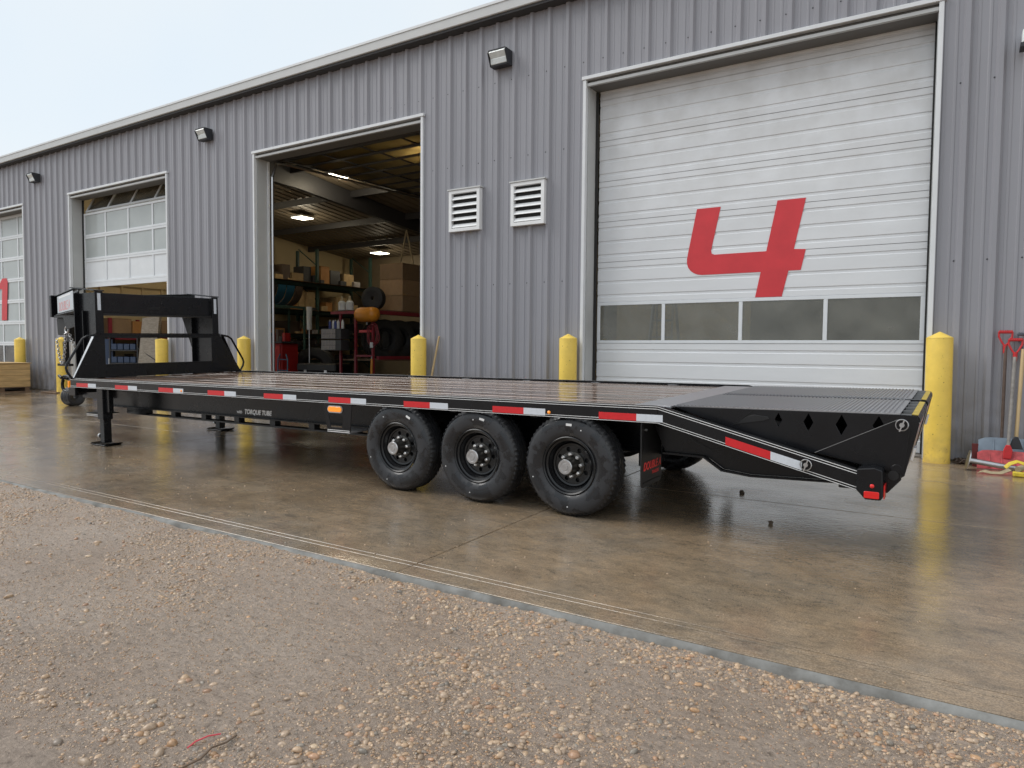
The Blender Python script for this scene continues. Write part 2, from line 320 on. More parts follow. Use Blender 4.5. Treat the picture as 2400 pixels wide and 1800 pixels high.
# tyre sidewall with wet blotches
m, n, l, b = special('tyre_side')
t = n.new('ShaderNodeTexCoord'); oi = n.new('ShaderNodeObjectInfo')
va = n.new('ShaderNodeVectorMath'); va.operation = 'ADD'; l.new(t.outputs['Object'], va.inputs[0])
ml = n.new('ShaderNodeVectorMath'); ml.operation = 'SCALE'; ml.inputs[0].default_value = (3, 7, 5); l.new(oi.outputs['Random'], ml.inputs['Scale']); l.new(ml.outputs[0], va.inputs[1])
n1 = nnode(n, 'ShaderNodeTexNoise', Scale=9.0, Detail=5.0, Roughness=.55); l.new(va.outputs[0], n1.inputs['Vector'])
c1 = ramp(n, [(.48, (.012, .0125, .015)), (.54, (.026, .027, .031))]); l.new(n1.outputs['Fac'], c1.inputs['Fac']); l.new(c1.outputs[0], b.inputs['Base Color'])
c3 = ramp(n, [(.48, (.2, .2, .2)), (.52, (.5, .5, .5))]); l.new(n1.outputs['Fac'], c3.inputs['Fac']); l.new(c3.outputs[0], b.inputs['Roughness'])

# ------------------------------------------------------------------ mesh building
class MB:
    def __init__(s): s.v = []; s.f = []; s.mi = []
    def add(s, v, f, mi=0):
        k = len(s.v); s.v += [tuple(p) for p in v]; s.f += [tuple(i + k for i in q) for q in f]; s.mi += [mi] * len(f)
        return s
    def box(s, x0, x1, y0, y1, z0, z1, mi=0):
        v = [(x, y, z) for z in (z0, z1) for y in (y0, y1) for x in (x0, x1)]
        return s.add(v, [(0, 2, 3, 1), (4, 5, 7, 6), (0, 1, 5, 4), (2, 6, 7, 3), (0, 4, 6, 2), (1, 3, 7, 5)], mi)
    def obox(s, c, ax, ay, az, mi=0):
        c, ax, ay, az = map(Vector, (c, ax, ay, az))
        v = [c + ax * i + ay * j + az * k for k in (-1, 1) for j in (-1, 1) for i in (-1, 1)]
        return s.add(v, [(0, 2, 3, 1), (4, 5, 7, 6), (0, 1, 5, 4), (2, 6, 7, 3), (0, 4, 6, 2), (1, 3, 7, 5)], mi)
    def bar(s, p0, p1, wd, ht, upv=(0, 0, 1), mi=0):
        p0, p1 = Vector(p0), Vector(p1); d = (p1 - p0); side = d.cross(Vector(upv)).normalized(); u = side.cross(d).normalized()
        return s.obox((p0 + p1) / 2, d / 2, side * wd / 2, u * ht / 2, mi)
    def prism(s, poly, plane, a, b, holes=(), mi=0):
        # poly in (u,v): plane 'xz' -> extrude along y, 'yz' -> along x, 'xy' -> along z
        def P(q, h):
            return {'xz': (q[0], h, q[1]), 'yz': (h, q[0], q[1]), 'xy': (q[0], q[1], h)}[plane]
        loops = [list(poly)] + [list(h) for h in holes]
        flat = [q for lp in loops for q in lp]; N = len(flat)
        if holes:
            tris = tessellate_polygon([[Vector((q[0], q[1], 0)) for q in lp] for lp in loops])
        else: tris = [tuple(range(N))]
        v = [P(q, a) for q in flat] + [P(q, b) for q in flat]
        f = [tuple(t) for t in tris] + [tuple(i + N for i in reversed(t)) for t in tris]
        k = 0
        for lp in loops:
            L = len(lp)
            f += [(k + i, k + (i + 1) % L, N + k + (i + 1) % L, N + k + i) for i in range(L)]
            k += L
        return s.add(v, f, mi)
    def cyl(s, p0, p1, r0, r1=None, n=16, mi=0, caps=True):
        r1 = r0 if r1 is None else r1
        p0, p1 = Vector(p0), Vector(p1); d = (p1 - p0).normalized()
        a = d.orthogonal().normalized(); bb = d.cross(a)
        v = [p0 + (a * math.cos(2 * math.pi * i / n) + bb * math.sin(2 * math.pi * i / n)) * r0 for i in range(n)]
        v += [p1 + (a * math.cos(2 * math.pi * i / n) + bb * math.sin(2 * math.pi * i / n)) * r1 for i in range(n)]
        f = [(i, (i + 1) % n, n + (i + 1) % n, n + i) for i in range(n)]
        if caps: f += [tuple(range(n - 1, -1, -1)), tuple(range(n, 2 * n))]
        return s.add(v, f, mi)
    def tube(s, pts, r, n=8, closed=False, mi=0):
        pts = [Vector(p) for p in pts]; L = len(pts); v = []; f = []
        prev = None
        for i, p in enumerate(pts):
            d = ((pts[(i + 1) % L] if closed or i < L - 1 else p) - (pts[i - 1] if closed or i > 0 else p)).normalized()
            if prev is None: a = d.orthogonal().normalized()
            else: a = (prev - d * prev.dot(d)).normalized()
            prev = a; bb = d.cross(a)
            v += [p + (a * math.cos(2 * math.pi * j / n) + bb * math.sin(2 * math.pi * j / n)) * r for j in range(n)]
        for i in range(L if closed else L - 1):
            k, k2 = i * n, ((i + 1) % L) * n
            f += [(k + j, k + (j + 1) % n, k2 + (j + 1) % n, k2 + j) for j in range(n)]
        if not closed: f += [tuple(range(n - 1, -1, -1)), tuple(range((L - 1) * n, L * n))]
        return s.add(v, f, mi)
    def lathe(s, prof, c, axis='y', n=48, mi=0, closed=False):
        # prof: (r, h) ; axis through c
        v = []; f = []; L = len(prof)
        for i in range(n):
            a = 2 * math.pi * i / n; ca, sa = math.cos(a), math.sin(a)
            for r, h in prof:
                q = {'y': (r * ca, h, r * sa), 'z': (r * ca, r * sa, h), 'x': (h, r * ca, r * sa)}[axis]
                v.append((c[0] + q[0], c[1] + q[1], c[2] + q[2]))
        for i in range(n):
            k, k2 = i * L, ((i + 1) % n) * L
            f += [(k + j, k2 + j, k2 + j + 1, k + j + 1) for j in range(L - 1)]
            if closed: f.append((k + L - 1, k2 + L - 1, k2, k))
        return s.add(v, f, mi)
    def mesh(s, name, mats, smooth=False):
        me = bpy.data.meshes.new(name); me.from_pydata(s.v, [], s.f); 
        for m_ in (mats if isinstance(mats, (list, tuple)) else [mats]): me.materials.append(MATS[m_])
        if any(s.mi): me.polygons.foreach_set('material_index', s.mi)
        import bmesh
        bm = bmesh.new(); bm.from_mesh(me); bmesh.ops.recalc_face_normals(bm, faces=bm.faces); bm.to_mesh(me); bm.free()
        if smooth:
            me.polygons.foreach_set('use_smooth', [True] * len(me.polygons))
            try: me.set_sharp_from_angle(angle=R(38))
            except Exception: pass
        me.update(); return me
    def build(s, name, mats, parent=None, smooth=False, bevel=0, loc=None, shift=None, world=True):
        # vertices are in the frame of the root thing; with world=True they are world coordinates and the root's location is taken off
        if parent is not None and world:
            ox = root_loc(parent)
            if ox is not None: s.v = [(p[0] - ox[0], p[1] - ox[1], p[2] - ox[2]) for p in s.v]
        o = link(name, s.mesh(name, mats, smooth), parent)
        if bevel:
            bv = o.modifiers.new('bevel', 'BEVEL'); bv.width = bevel; bv.segments = 1; bv.limit_method = 'ANGLE'; bv.angle_limit = R(50)
        return o
def link(name, data, parent=None, loc=None):
    o = bpy.data.objects.new(name, data); COL.objects.link(o)
    if parent is not None: o.parent = parent
    if loc is not None: o.location = loc
    return o
def root_loc(p):
    while p.parent is not None: p = p.parent
    return None if p.get('_local') else tuple(p.location)
def tag(o, label=None, cat=None, group=None, kind=None):
    if label: o['label'] = label
    if cat: o['category'] = cat
    if group: o['group'] = group
    if kind: o['kind'] = kind
    return o
def thing(name, label, cat, loc, group=None, rz=0):
    o = bpy.data.objects.new(name, None); COL.objects.link(o); o.location = loc; o.rotation_euler = (0, 0, rz); o.empty_display_size = .1
    return tag(o, label, cat, group)
def shear(mb, k=.0043, x0=-1.8):
    mb.v = [(x, y, z + k * (x - x0)) for x, y, z in mb.v]; return mb
def text_mb(txt, size, depth, place, slant=0., extrude=.0015, offset=0.):
    """flat letters; place(u,v,w)->xyz with u along the text, v up, w out of the surface"""
    cu = bpy.data.curves.new('t', 'FONT'); cu.body = txt; cu.size = size; cu.extrude = extrude; cu.offset = offset
    ob = bpy.data.objects.new('t', cu); COL.objects.link(ob)
    dg = bpy.context.evaluated_depsgraph_get(); me = bpy.data.meshes.new_from_object(ob.evaluated_get(dg))
    mb = MB(); mb.add([place(p.co.x + slant * p.co.y, p.co.y, p.co.z + depth) for p in me.vertices], [tuple(q.vertices) for q in me.polygons])
    bpy.data.objects.remove(ob); bpy.data.curves.remove(cu); bpy.data.meshes.remove(me)
    return mb
def rounded(x0, x1, z0, z1, r, n=5):
    out = []
    for cx, cz, a0 in ((x1 - r, z1 - r, 0), (x0 + r, z1 - r, 90), (x0 + r, z0 + r, 180), (x1 - r, z0 + r, 270)):
        for i in range(n + 1):
            a = R(a0 + 90 * i / n); out.append((cx + r * math.cos(a), cz + r * math.sin(a)))
    return out
def circ(cx, cz, r, n=16): return [(cx + r * math.cos(2 * math.pi * i / n), cz + r * math.sin(2 * math.pi * i / n)) for i in range(n)]

# ------------------------------------------------------------------ the setting
SLOPE, YW = .02, 4.805             # the apron falls gently from the wall
def zs(y): return SLOPE * (y - YW)
D = 9.362                          # wall face
ZF = zs(D)

# sky is the world. Ground: gravel yard reaching the horizon
def ground_h(x, y):
    h = -.088 + .010 * y * .3
    h += .016 * noise.noise((x * .9, y * .9, 0)) + .007 * noise.noise((x * 3.1, y * 3.1, 4)) + .005 * noise.noise((x * 9, y * 9, 9)) + .0035 * noise.noise((x * 21, y * 27, 2))
    if y > 2.6: h += .012 * (y - 2.6) / .5
    if x < -1: h += .02 * min(1, (-1 - x) / 6)
    if y > 2.7: h += .016 * (noise.noise((x * 1.7, 5, 0)) + .6 * noise.noise((x * 6, 5, 3))) * (y - 2.7) / .4
    e = min(1, max(0, min(y - .62, x + 10.95, 1.95 - x) / .35))
    return h * e - .13 * (1 - e)
gv, gf = [], []
xs = list(np.arange(-11, 2.01, .03)); ys = list(np.arange(.6, 3.12, .03))
for yy in ys:
    for xx in xs: gv.append((xx, yy, ground_h(xx, yy)))
nx = len(xs)
for j in range(len(ys) - 1):
    for i in range(nx - 1): gf.append((j * nx + i, j * nx + i + 1, (j + 1) * nx + i + 1, (j + 1) * nx + i))
X0, X1, Y0g, Y1g = xs[0], xs[-1], ys[0], ys[-1]
k = len(gv); zz = -.13
xa_, xb_, ya_ = X0 + .04, X1 - .04, Y0g + .04
far = [(x_, y_) for y_ in (-3000, ya_, Y1g, 3000) for x_ in (-3000, xa_, xb_, 3000)]
gv += [(a_, b_, zz) for a_, b_ in far]
for j in range(3):
    for i in range(3):
        if (i, j) != (1, 1): gf.append((k + j * 4 + i, k + j * 4 + i + 1, k + j * 4 + i + 5, k + j * 4 + i + 4))
mb = MB(); mb.add(gv, gf); go = mb.build('ground', 'mud', smooth=True); tag(go, kind='structure')

# apron of separately poured slabs
apron = bpy.data.objects.new('concrete_apron', None); COL.objects.link(apron); tag(apron, kind='structure'); apron['_local'] = 1
def slab(x0, x1, y0, y1, name='slab', m_='concrete'):
    mb = MB(); g_ = .005 if y1 - y0 > .5 else .003; x0, x1, y0, y1 = x0 + g_, x1 - g_, y0 + g_, y1 - g_; z0, z1 = zs(y0), zs(y1); c = .002
    v = [(x0, y0, -.16), (x1, y0, -.16), (x1, y1, -.16), (x0, y1, -.16), (x0, y0, z0 - c), (x1, y0, z0 - c), (x1, y1, z1 - c), (x0, y1, z1 - c),
         (x0 + c, y0 + c, z0), (x1 - c, y0 + c, z0), (x1 - c, y1 - c, z1), (x0 + c, y1 - c, z1)]
    f = [(0, 3, 2, 1), (0, 1, 5, 4), (1, 2, 6, 5), (2, 3, 7, 6), (3, 0, 4, 7), (4, 5, 9, 8), (5, 6, 10, 9), (6, 7, 11, 10), (7, 4, 8, 11), (8, 9, 10, 11)]
    mb.add(v, f); return mb.build(name, m_, apron)
MB().box(-37, 6.3, 3.12, 9.38, -.17, -.045).build('joint_bed', 'joint_fill', apron)
xj = [-2.8 + 3.05 * i for i in range(-11, 1)] + [6.3]
for i in range(len(xj) - 1):
    slab(xj[i], xj[i + 1], 3.312, 6.17); slab(xj[i], xj[i + 1], 6.17, 9.40)
    slab(xj[i], xj[i + 1], 3.262, 3.312); slab(xj[i], xj[i + 1], 3.115, 3.262)
# rounded grey nosing along the gravel
mb = MB(); prof = [(3.115, zs(3.115) - .004), (3.095, zs(3.1) - .012), (3.080, zs(3.09) - .030), (3.076, -.16), (3.115, -.16)]
nseg = 220; L = len(prof)
for i in range(nseg + 1):
    x = xj[0] + (xj[-1] - xj[0]) * i / nseg; wob = .004 * noise.noise((x * 2.3, 0, 3)) + .003 * noise.noise((x * 9, 0, 3))
    for q, (yy, z_) in enumerate(prof): mb.v.append((x, yy + (wob if 0 < q < 4 else 0), z_ + (wob * .5 if 0 < q < 3 else 0)))
for i in range(nseg):
    for j in range(L): mb.f.append((i * L + j, (i + 1) * L + j, (i + 1) * L + (j + 1) % L, i * L + (j + 1) % L)); mb.mi.append(0)
mb.build('slab_nosing', 'slab_edge', apron, smooth=True)

# ------------------------------------------------------------------ the workshop
BX0, BX1, BY1 = -31.0, 4.2, 20.3
ZE = 6.56
shop = thing('workshop_building', 'long grey ribbed metal workshop with tall overhead doors', 'building', (-6.2, D, ZF))
PITCH = .3125; RIB0 = -4.714
def panel(x0, x1, z0, z1):
    pts = []; e = 1e-4
    k0 = math.floor((x0 - RIB0) / PITCH) - 1; k1 = math.ceil((x1 - RIB0) / PITCH) + 1
    for k in range(k0, k1 + 1):
        c = RIB0 + k * PITCH
        for dx, dy in ((-.048, 0), (-.022, -.038), (.022, -.038), (.048, 0), (.085, 0), (.094, -.006), (.114, -.006), (.123, 0), (.189, 0), (.198, -.006), (.218, -.006), (.227, 0)):
            pts.append((c + dx, dy))
    pts.sort()
    def at(x):
        for (a, ya), (b_, yb) in zip(pts, pts[1:]):
            if a <= x <= b_: return ya + (yb - ya) * (x - a) / (b_ - a + 1e-9)
        return 0
    pr = [(x0, at(x0))] + [p for p in pts if x0 + e < p[0] < x1 - e] + [(x1, at(x1))]
    mb = MB(); nP = len(pr)
    mb.v = [(x, D + y, z0) for x, y in pr] + [(x, D + y, z1) for x, y in pr] 
    for i in range(nP - 1): mb.f.append((i, i + 1, nP + i + 1, nP + i)); mb.mi.append(0)
    return mb
HEAD = 5.27
DOORS = {1: (-26.70, -22.23), 2: (-19.72, -15.27), 3: (-12.25, -7.77), 4: (-4.75, -.26)}
zb = ZF + .02
k0 = math.floor((BX0 - RIB0) / (PITCH * 3)); k1 = math.ceil((BX1 - RIB0) / (PITCH * 3))
for k in range(k0, k1):
    a_ = max(BX0, RIB0 + k * PITCH * 3 - .06); b_ = min(BX1, RIB0 + (k + 1) * PITCH * 3 - .06)
    cuts = [a_, b_]
    for d0, d1 in DOORS.values(): cuts += [x for x in (d0, d1) if a_ < x < b_]
    cuts = sorted(cuts)
    for c0, c1 in zip(cuts, cuts[1:]):
        if c1 - c0 < .01: continue
        mid = (c0 + c1) / 2; door = any(d0 < mid < d1 for d0, d1 in DOORS.values())
        panel(c0, c1, HEAD - .02 if door else zb, ZE - .08).build('wall_panel', 'siding', shop)
# screws in rows at the girts
mb = MB()
for z_ in (5.52, 4.315, 2.35):
    for k in range(int((BX0 - RIB0) / PITCH) + 1, int((BX1 - RIB0) / PITCH)):
        x = RIB0 + k * PITCH - .055
        if z_ < HEAD and any(d0 - .05 < x < d1 + .05 for d0, d1 in DOORS.values()): continue
        mb.cyl((x, D, z_), (x, D - .006, z_), .010, .007, n=6)
tag(mb.build('screw', 'steel_dark', shop), kind='stuff')
# wind brace / base angle
mb = MB(); 
prev = BX0
for d0, d1 in sorted(DOORS.values()):
    mb.box(prev, d0, D - .01, D + .05, ZF - .03, ZF + .035); prev = d1
mb.box(prev, BX1, D - .01, D + .05, ZF - .03, ZF + .035)
mb.build('base_trim', 'soffit', shop)
# eave: gutter box with lip and soffit
MB().box(BX0 - .1, BX1 + .1, D - .22, D - .02, ZE - .085, ZE + .075).build('gutter', 'gutter', shop, bevel=.01)
MB().box(BX0 - .1, BX1 + .1, D - .232, D - .17, ZE + .065, ZE + .105).build('gutter_lip', 'gutter_lip', shop)
MB().box(BX0 - .1, BX1 + .1, D - .19, D + .02, ZE - .125, ZE - .087).build('soffit', 'eave_shadow', shop)
mb = MB(); mb.add([(BX0 - .1, D - .12, ZE + .10), (BX1 + .1, D - .12, ZE + .10), (BX1 + .1, BY1 + .2, ZE + 1.6), (BX0 - .1, BY1 + .2, ZE + 1.6),
                   (BX0 - .1, D - .12, ZE + .02), (BX1 + .1, D - .12, ZE + .02), (BX1 + .1, BY1 + .2, ZE + 1.52), (BX0 - .1, BY1 + .2, ZE + 1.52)],
                  [(0, 1, 2, 3), (4, 7, 6, 5), (0, 4, 5, 1), (1, 5, 6, 2), (2, 6, 7, 3), (3, 7, 4, 0)])
mb.build('roof', 'gutter', shop)
# shell behind: side and back walls, liners, floor, ceiling
mb = MB(); mb.box(BX0, BX1, BY1, BY1 + .15, ZF, ZE + 1.5); mb.build('back_wall', 'liner', shop)
mb = MB(); mb.box(BX0 - .15, BX0, D + .3, BY1, ZF, ZE + 1.4); mb.build('end_wall', 'siding', shop)
mb = MB(); mb.box(BX1, BX1 + .15, D + .02, BY1, ZF, ZE + 1.4); mb.build('end_wall', 'siding', shop)
prev = BX0
for d0, d1 in sorted(DOORS.values()) + [(BX1, BX1)]:
    MB().box(prev, d0 - .0 + .02, D + .24, D + .26, ZF, ZE).build('wall_liner', 'liner', shop); prev = d1 - .02
for d0, d1 in DOORS.values(): MB().box(d0 + .02, d1 - .02, D + .24, D + .26, HEAD + .02, ZE).build('wall_liner', 'liner', shop)
fl = MB().box(BX0, BX1, D + .06, BY1, ZF - .2, ZF + .012).build('shop_floor', 'shop_floor', shop)
# ceiling liner with ribs
mb = MB(); 
def zc(y): return 5.98 - (y - D) * .105
for i in range(int((BX1 - BX0) / .3)):
    x = BX0 + i * .3
    for a_, b_, dz in ((0, .24, 0), (.24, .26, .0), (.26, .30, -.015)):
        x0_, x1_ = x + a_, x + b_
        mb.add([(x0_, D + .1, zc(D) + dz), (x1_, D + .1, zc(D) + (dz if b_ != .26 else -.015)), (x1_, BY1, zc(BY1) + (dz if b_ != .26 else -.015)), (x0_, BY1, zc(BY1) + dz)], [(0, 1, 2, 3)])
mb.build('ceiling_liner', 'ceil_liner', shop)
for x in (-28.5, -21.0, -13.9, -6.3):     # rigid frames
    mb = MB()
    mb.prism([(D + .3, ZF), (D + .55, ZF), (D + .95, 5.28), (D + 2.5, zc(D + 2.5) - .48), (BY1, zc(BY1) - .35), (BY1, zc(BY1) - .02), (D + .3, zc(D) - .05)], 'yz', x - .07, x + .07)
    mb.build('steel_frame', 'steel_dark', shop)
for y in (11.6, 13.6, 15.8, 18): MB().box(-21, BX1, y, y + .06, zc(y) - .2, zc(y) - .02).build('purlin', 'steel_dark', shop)
MB().box(-20.6, -20.5, D + .3, BY1, ZF, 6.0).build('partition_wall', 'liner_cream', shop)
mb = MB()
for i in range(26): mb.box(-20.498, -20.45, D + .5 + i * .6, D + .56 + i * .6, 2.62, 3.05)
mb.box(-20.498, -20.44, D + .4, BY1, 3.05, 3.12); mb.box(-20.498, -20.44, D + .4, BY1, 2.55, 2.62)
mb.build('wall_girt', 'liner_cream', shop)

# door surrounds
TW = .05
for num, (d0, d1) in DOORS.items():
    fr = MB().box(d0, d0 + TW, D - .045, D + .03, ZF, HEAD - .03).build('door_casing', 'trim_light', shop, bevel=.004)
    MB().box(d1 - TW, d1, D - .045, D + .03, ZF, HEAD - .03).build('door_casing', 'trim_light', shop, bevel=.004)
    MB().box(d0 - .02, d1 + .02, D - .055, D + .03, HEAD - .028, HEAD + .022).build('door_header', 'trim_light', shop, bevel=.004)
    MB().box(d0 + TW, d0 + TW + .012, D + .031, D + .33, ZF, HEAD - .03).build('door_jamb', 'jamb', shop)
    MB().box(d1 - TW - .012, d1 - TW, D + .031, D + .33, ZF, HEAD - .03).build('door_jamb', 'jamb', shop)
    MB().box(d0 + TW, d1 - TW, D + .031, D + .33, HEAD - .11, HEAD - .03).build('door_lintel', 'soffit', shop)
    MB().box(d0 + TW, d1 - TW, D - .02, D + .028, HEAD - .115, HEAD - .075).build('lintel_lip', 'jamb', shop)
    for xx in (d0 + TW + .012, d1 - TW - .042): MB().box(xx, xx + .03, D + .27, D + .31, ZF, HEAD - .12).build('weather_strip', 'dark_void' if num != 3 else 'trim_light', shop)

# --- door 4: closed steel sectional door, one glazed section
d0, d1 = DOORS[4]; dx0, dx1 = d0 + .11, d1 - .09; YD = D + .315
door4 = MB().box(dx0, dx1, YD + .012, YD + .045, ZF, 5.22).build('overhead_door', 'door_steel', shop)
secs = []
def steel_section(z0, z1, ribs):
    # flat skin with narrow pressed ribs (two fine steps each)
    mb = MB(); zcur = z0 + .004
    prof = [(0, zcur)]
    for rz in ribs:
        prof += [(0, rz - .024), (.008, rz - .018), (.008, rz + .014), (0, rz + .022)]
    prof += [(0, z1 - .004)]
    P = [(YD + dy, z) for dy, z in prof]
    nP = len(P)
    mb.v = [(dx0, y, z) for y, z in P] + [(dx1, y, z) for y, z in P]
    for i in range(nP - 1): mb.f.append((i, nP + i, nP + i + 1, i + 1)); mb.mi.append(0)
    return mb.build('door_section', 'door_steel', door4)
zsec = [.10, .72, 1.43]
steel_section(.11, .74, [.27, .42, .58]); steel_section(.74, 1.42, [.90, 1.13, 1.31])
zt = [2.03, 2.63, 3.23, 3.83, 4.43, 5.03, 5.21]
for a_, b_ in zip(zt, zt[1:]):
    h = b_ - a_
    steel_section(a_, b_, [a_ + .10 + i * (h - .2) / 2 for i in range(3)] if h > .4 else [a_ + .09])
# glazed section
MB().box(dx0, dx1, YD - .006, YD + .011, 1.42, 1.462).build('door_rail', 'door_alu', door4, bevel=.003)
MB().box(dx0, dx1, YD - .006, YD + .011, 1.985, 2.03).build('door_rail', 'door_alu', door4, bevel=.003)
for xx in (dx0, -3.62, -2.53, -1.47, dx1 - .05):
    MB().box(xx, xx + .05, YD - .007, YD + .011, 1.463, 1.984).build('door_stile', 'door_alu', door4, bevel=.003)
for xa, xb in ((dx0 + .05, -3.62), (-3.57, -2.53), (-2.48, -1.47), (-1.42, dx1 - .05)):
    MB().box(xa, xb, YD + .002, YD + .006, 1.463, 1.984).build('window_pane', 'pane_dusty', door4)
# (backing leaf of the glazed band is cut out)
bpy.data.objects.remove(door4, do_unlink=False) if False else None
me = door4.data; ox = root_loc(door4)
mb = MB().box(dx0, dx1, YD + .014, YD + .045, ZF, 1.45).box(dx0, dx1, YD + .014, YD + .045, 2.0, 5.22)
mb.v = [(p[0] - ox[0], p[1] - ox[1], p[2] - ox[2]) for p in mb.v]; door4.data = mb.mesh('overhead_door', 'door_steel')
# painted number
four = [(-3.135, 3.285), (-2.805, 3.285), (-2.925, 2.70), (-2.915, 2.655), (-2.875, 2.64), (-2.19, 2.64), (-2.065, 3.29), (-1.715, 3.29), (-1.845, 2.645), (-1.70, 2.635),
        (-1.755, 2.37), (-1.905, 2.37), (-1.98, 2.036), (-2.32, 2.036), (-2.255, 2.37), (-3.04, 2.37), (-3.105, 2.378), (-3.165, 2.402), (-3.212, 2.438), (-3.245, 2.485), (-3.262, 2.54), (-3.263, 2.60), (-3.25, 2.68)]
MB().prism(four, 'xz', YD - .004, YD - .0015).build('door_number', 'number_red', door4)

# --- doors 1 and 2: aluminium full-view doors
def fullview(parent, x0, x1, y, z0, z1, rows, cols, pane, solid_rows=(), colx=None, rail=.055):
    hs_ = (z1 - z0) / rows
    for r_ in range(rows):
        za, zb_ = z0 + r_ * hs_, z0 + (r_ + 1) * hs_
        MB().box(x0, x1, y - .022, y + .022, za + .002, za + rail).build('door_rail', 'door_alu', parent, bevel=.003)
        MB().box(x0, x1, y - .022, y + .022, zb_ - rail, zb_ - .002).build('door_rail', 'door_alu', parent, bevel=.003)
        cw = (x1 - x0) / cols
        for c_ in range(cols + 1):
            xc = min(max(x0 + c_ * cw, x0 + .03), x1 - .03)
            MB().box(xc - .028, xc + .028, y - .021, y + .021, za + rail, zb_ - rail).build('door_stile', 'door_alu', parent)
        for c_ in range(cols):
            MB().box(x0 + c_ * cw + .028, x0 + (c_ + 1) * cw - .028, y - .004, y + .004, za + rail, zb_ - rail).build('door_panel' if r_ in solid_rows else 'window_pane', 'door_alu' if r_ in solid_rows else pane[r_] if isinstance(pane, list) else pane, parent)
d0, d1 = DOORS[1]
door1 = MB().box(d0 + .08, d1 - .1, YD - .01, YD + .03, 5.14, 5.19).build('overhead_door', 'door_alu', shop)
fullview(door1, d0 + .08, d1 - .1, YD, ZF + .02, 5.14, 8, 4, ['pane_clear', 'pane_clear'] + ['pane_frost'] * 6)
one = [(x_ - .14, z_) for x_, z_ in ((-24.46, 3.20), (-24.30, 3.33), (-24.02, 3.33), (-23.95, 3.22), (-24.06, 2.07), (-24.40, 2.07), (-24.33, 3.02), (-24.9, 3.0), (-24.95, 3.2))]
MB().prism(one, 'xz', YD - .030, YD - .027).build('door_number', 'number_red', door1)
d0, d1 = DOORS[2]
door2 = MB().box(d0 + .1, d1 - .1, YD - .022, YD + .022, 2.86, 2.965).build('overhead_door', 'door_alu', shop)
fullview(door2, d0 + .1, d1 - .1, YD, 2.965, 4.80, 3, 4, 'pane_frost', solid_rows=(0,))
# the next section tips back into the track
A_, B_ = Vector((0, YD + .03, 4.83)), Vector((0, YD + .30, 5.36))
def tipped(x0, x1, u0, u1, t0, name, m_):
    dv = (B_ - A_); nv = Vector((0, -dv.z, dv.y)).normalized()
    c = A_ + dv * (u0 + u1) / 2
    MB().obox(((x0 + x1) / 2, c.y, c.z), ((x1 - x0) / 2, 0, 0), dv * (u1 - u0) / 2, nv * t0).build(name, m_, door2)
tipped(d0 + .1, d1 - .1, 0, .1, .022, 'door_rail', 'door_alu'); tipped(d0 + .1, d1 - .1, .9, 1, .022, 'door_rail', 'door_alu')
for i in range(5):
    xx = d0 + .1 + (d1 - d0 - .2) * i / 4; tipped(min(max(xx - .03, d0 + .1), d1 - .16), min(max(xx - .03, d0 + .1), d1 - .16) + .06, .1, .9, .02, 'door_stile', 'door_alu')
tipped(d0 + .13, d1 - .13, .1, .9, .004, 'window_pane', 'pane_dusty')
dv = (B_ - A_); nv = Vector((0, -dv.z, dv.y)).normalized()
mb = MB()
for s in (.006, .009):
    mb.v += [(-18.3, *(A_ + dv * .1 - nv * s)[1:]), (-16.9, *(A_ + dv * .1 - nv * s)[1:]), (-16.6, *(A_ + dv * .88 - nv * s)[1:]), (-17.6, *(A_ + dv * .88 - nv * s)[1:])]
mb.f = [(0, 1, 2, 3), (7, 6, 5, 4), (0, 4, 5, 1), (1, 5, 6, 2), (2, 6, 7, 3), (3, 7, 4, 0)]; mb.mi = [0] * 6
mb.build('door_number', 'number_red', door2)
# --- door 3: rolled up under the ceiling, seen from below
d0, d1 = DOORS[3]
door3 = MB().box(d0 + .1, d1 - .1, D + .62, D + .67, 5.24, 5.29).build('overhead_door', 'steel_dark', shop)
rows = 8; ya, yb = D + .67, D + 5.3
def zo(y): return 5.27 + (y - ya) * .022
for r_ in range(rows):
    y0_, y1_ = ya + (yb - ya) * r_ / rows, ya + (yb - ya) * (r_ + 1) / rows
    for q0, q1 in ((y0_ + .004, y0_ + .06), (y1_ - .06, y1_ - .004)): MB().box(d0 + .1, d1 - .1, q0, q1, zo(q0) - .025, zo(q0) + .02).build('door_rail', 'steel_dark', door3)
    for c_ in range(5):
        xc = min(max(d0 + .1 + (d1 - d0 - .2) * c_ / 4, d0 + .13), d1 - .13); MB().box(xc - .025, xc + .025, y0_ + .06, y1_ - .06, zo(y0_) - .02, zo(y0_) + .02).build('door_stile', 'steel_dark', door3)
    for c_ in range(4):
        xa, xb = d0 + .1 + (d1 - d0 - .2) * c_ / 4 + .025, d0 + .1 + (d1 - d0 - .2) * (c_ + 1) / 4 - .025
        MB().box(xa, xb, y0_ + .06, y1_ - .06, zo(y0_) - .003, zo(y0_) + .003).build('window_pane', 'pane_open', door3)
for xx in (d0 + .08, d1 - .12):
    MB().tube([(xx, D + .38, ZF), (xx, D + .38, 4.85), (xx, D + .48, 5.15), (xx, D + .75, 5.2), (xx, D + 5.5, 5.31)], .03, 6).build('door_track', 'galv', shop)
MB().cyl((d0, D + .45, 5.62), (d1, D + .45, 5.62), .05, n=12).build('door_shaft', 'steel_dark', shop)

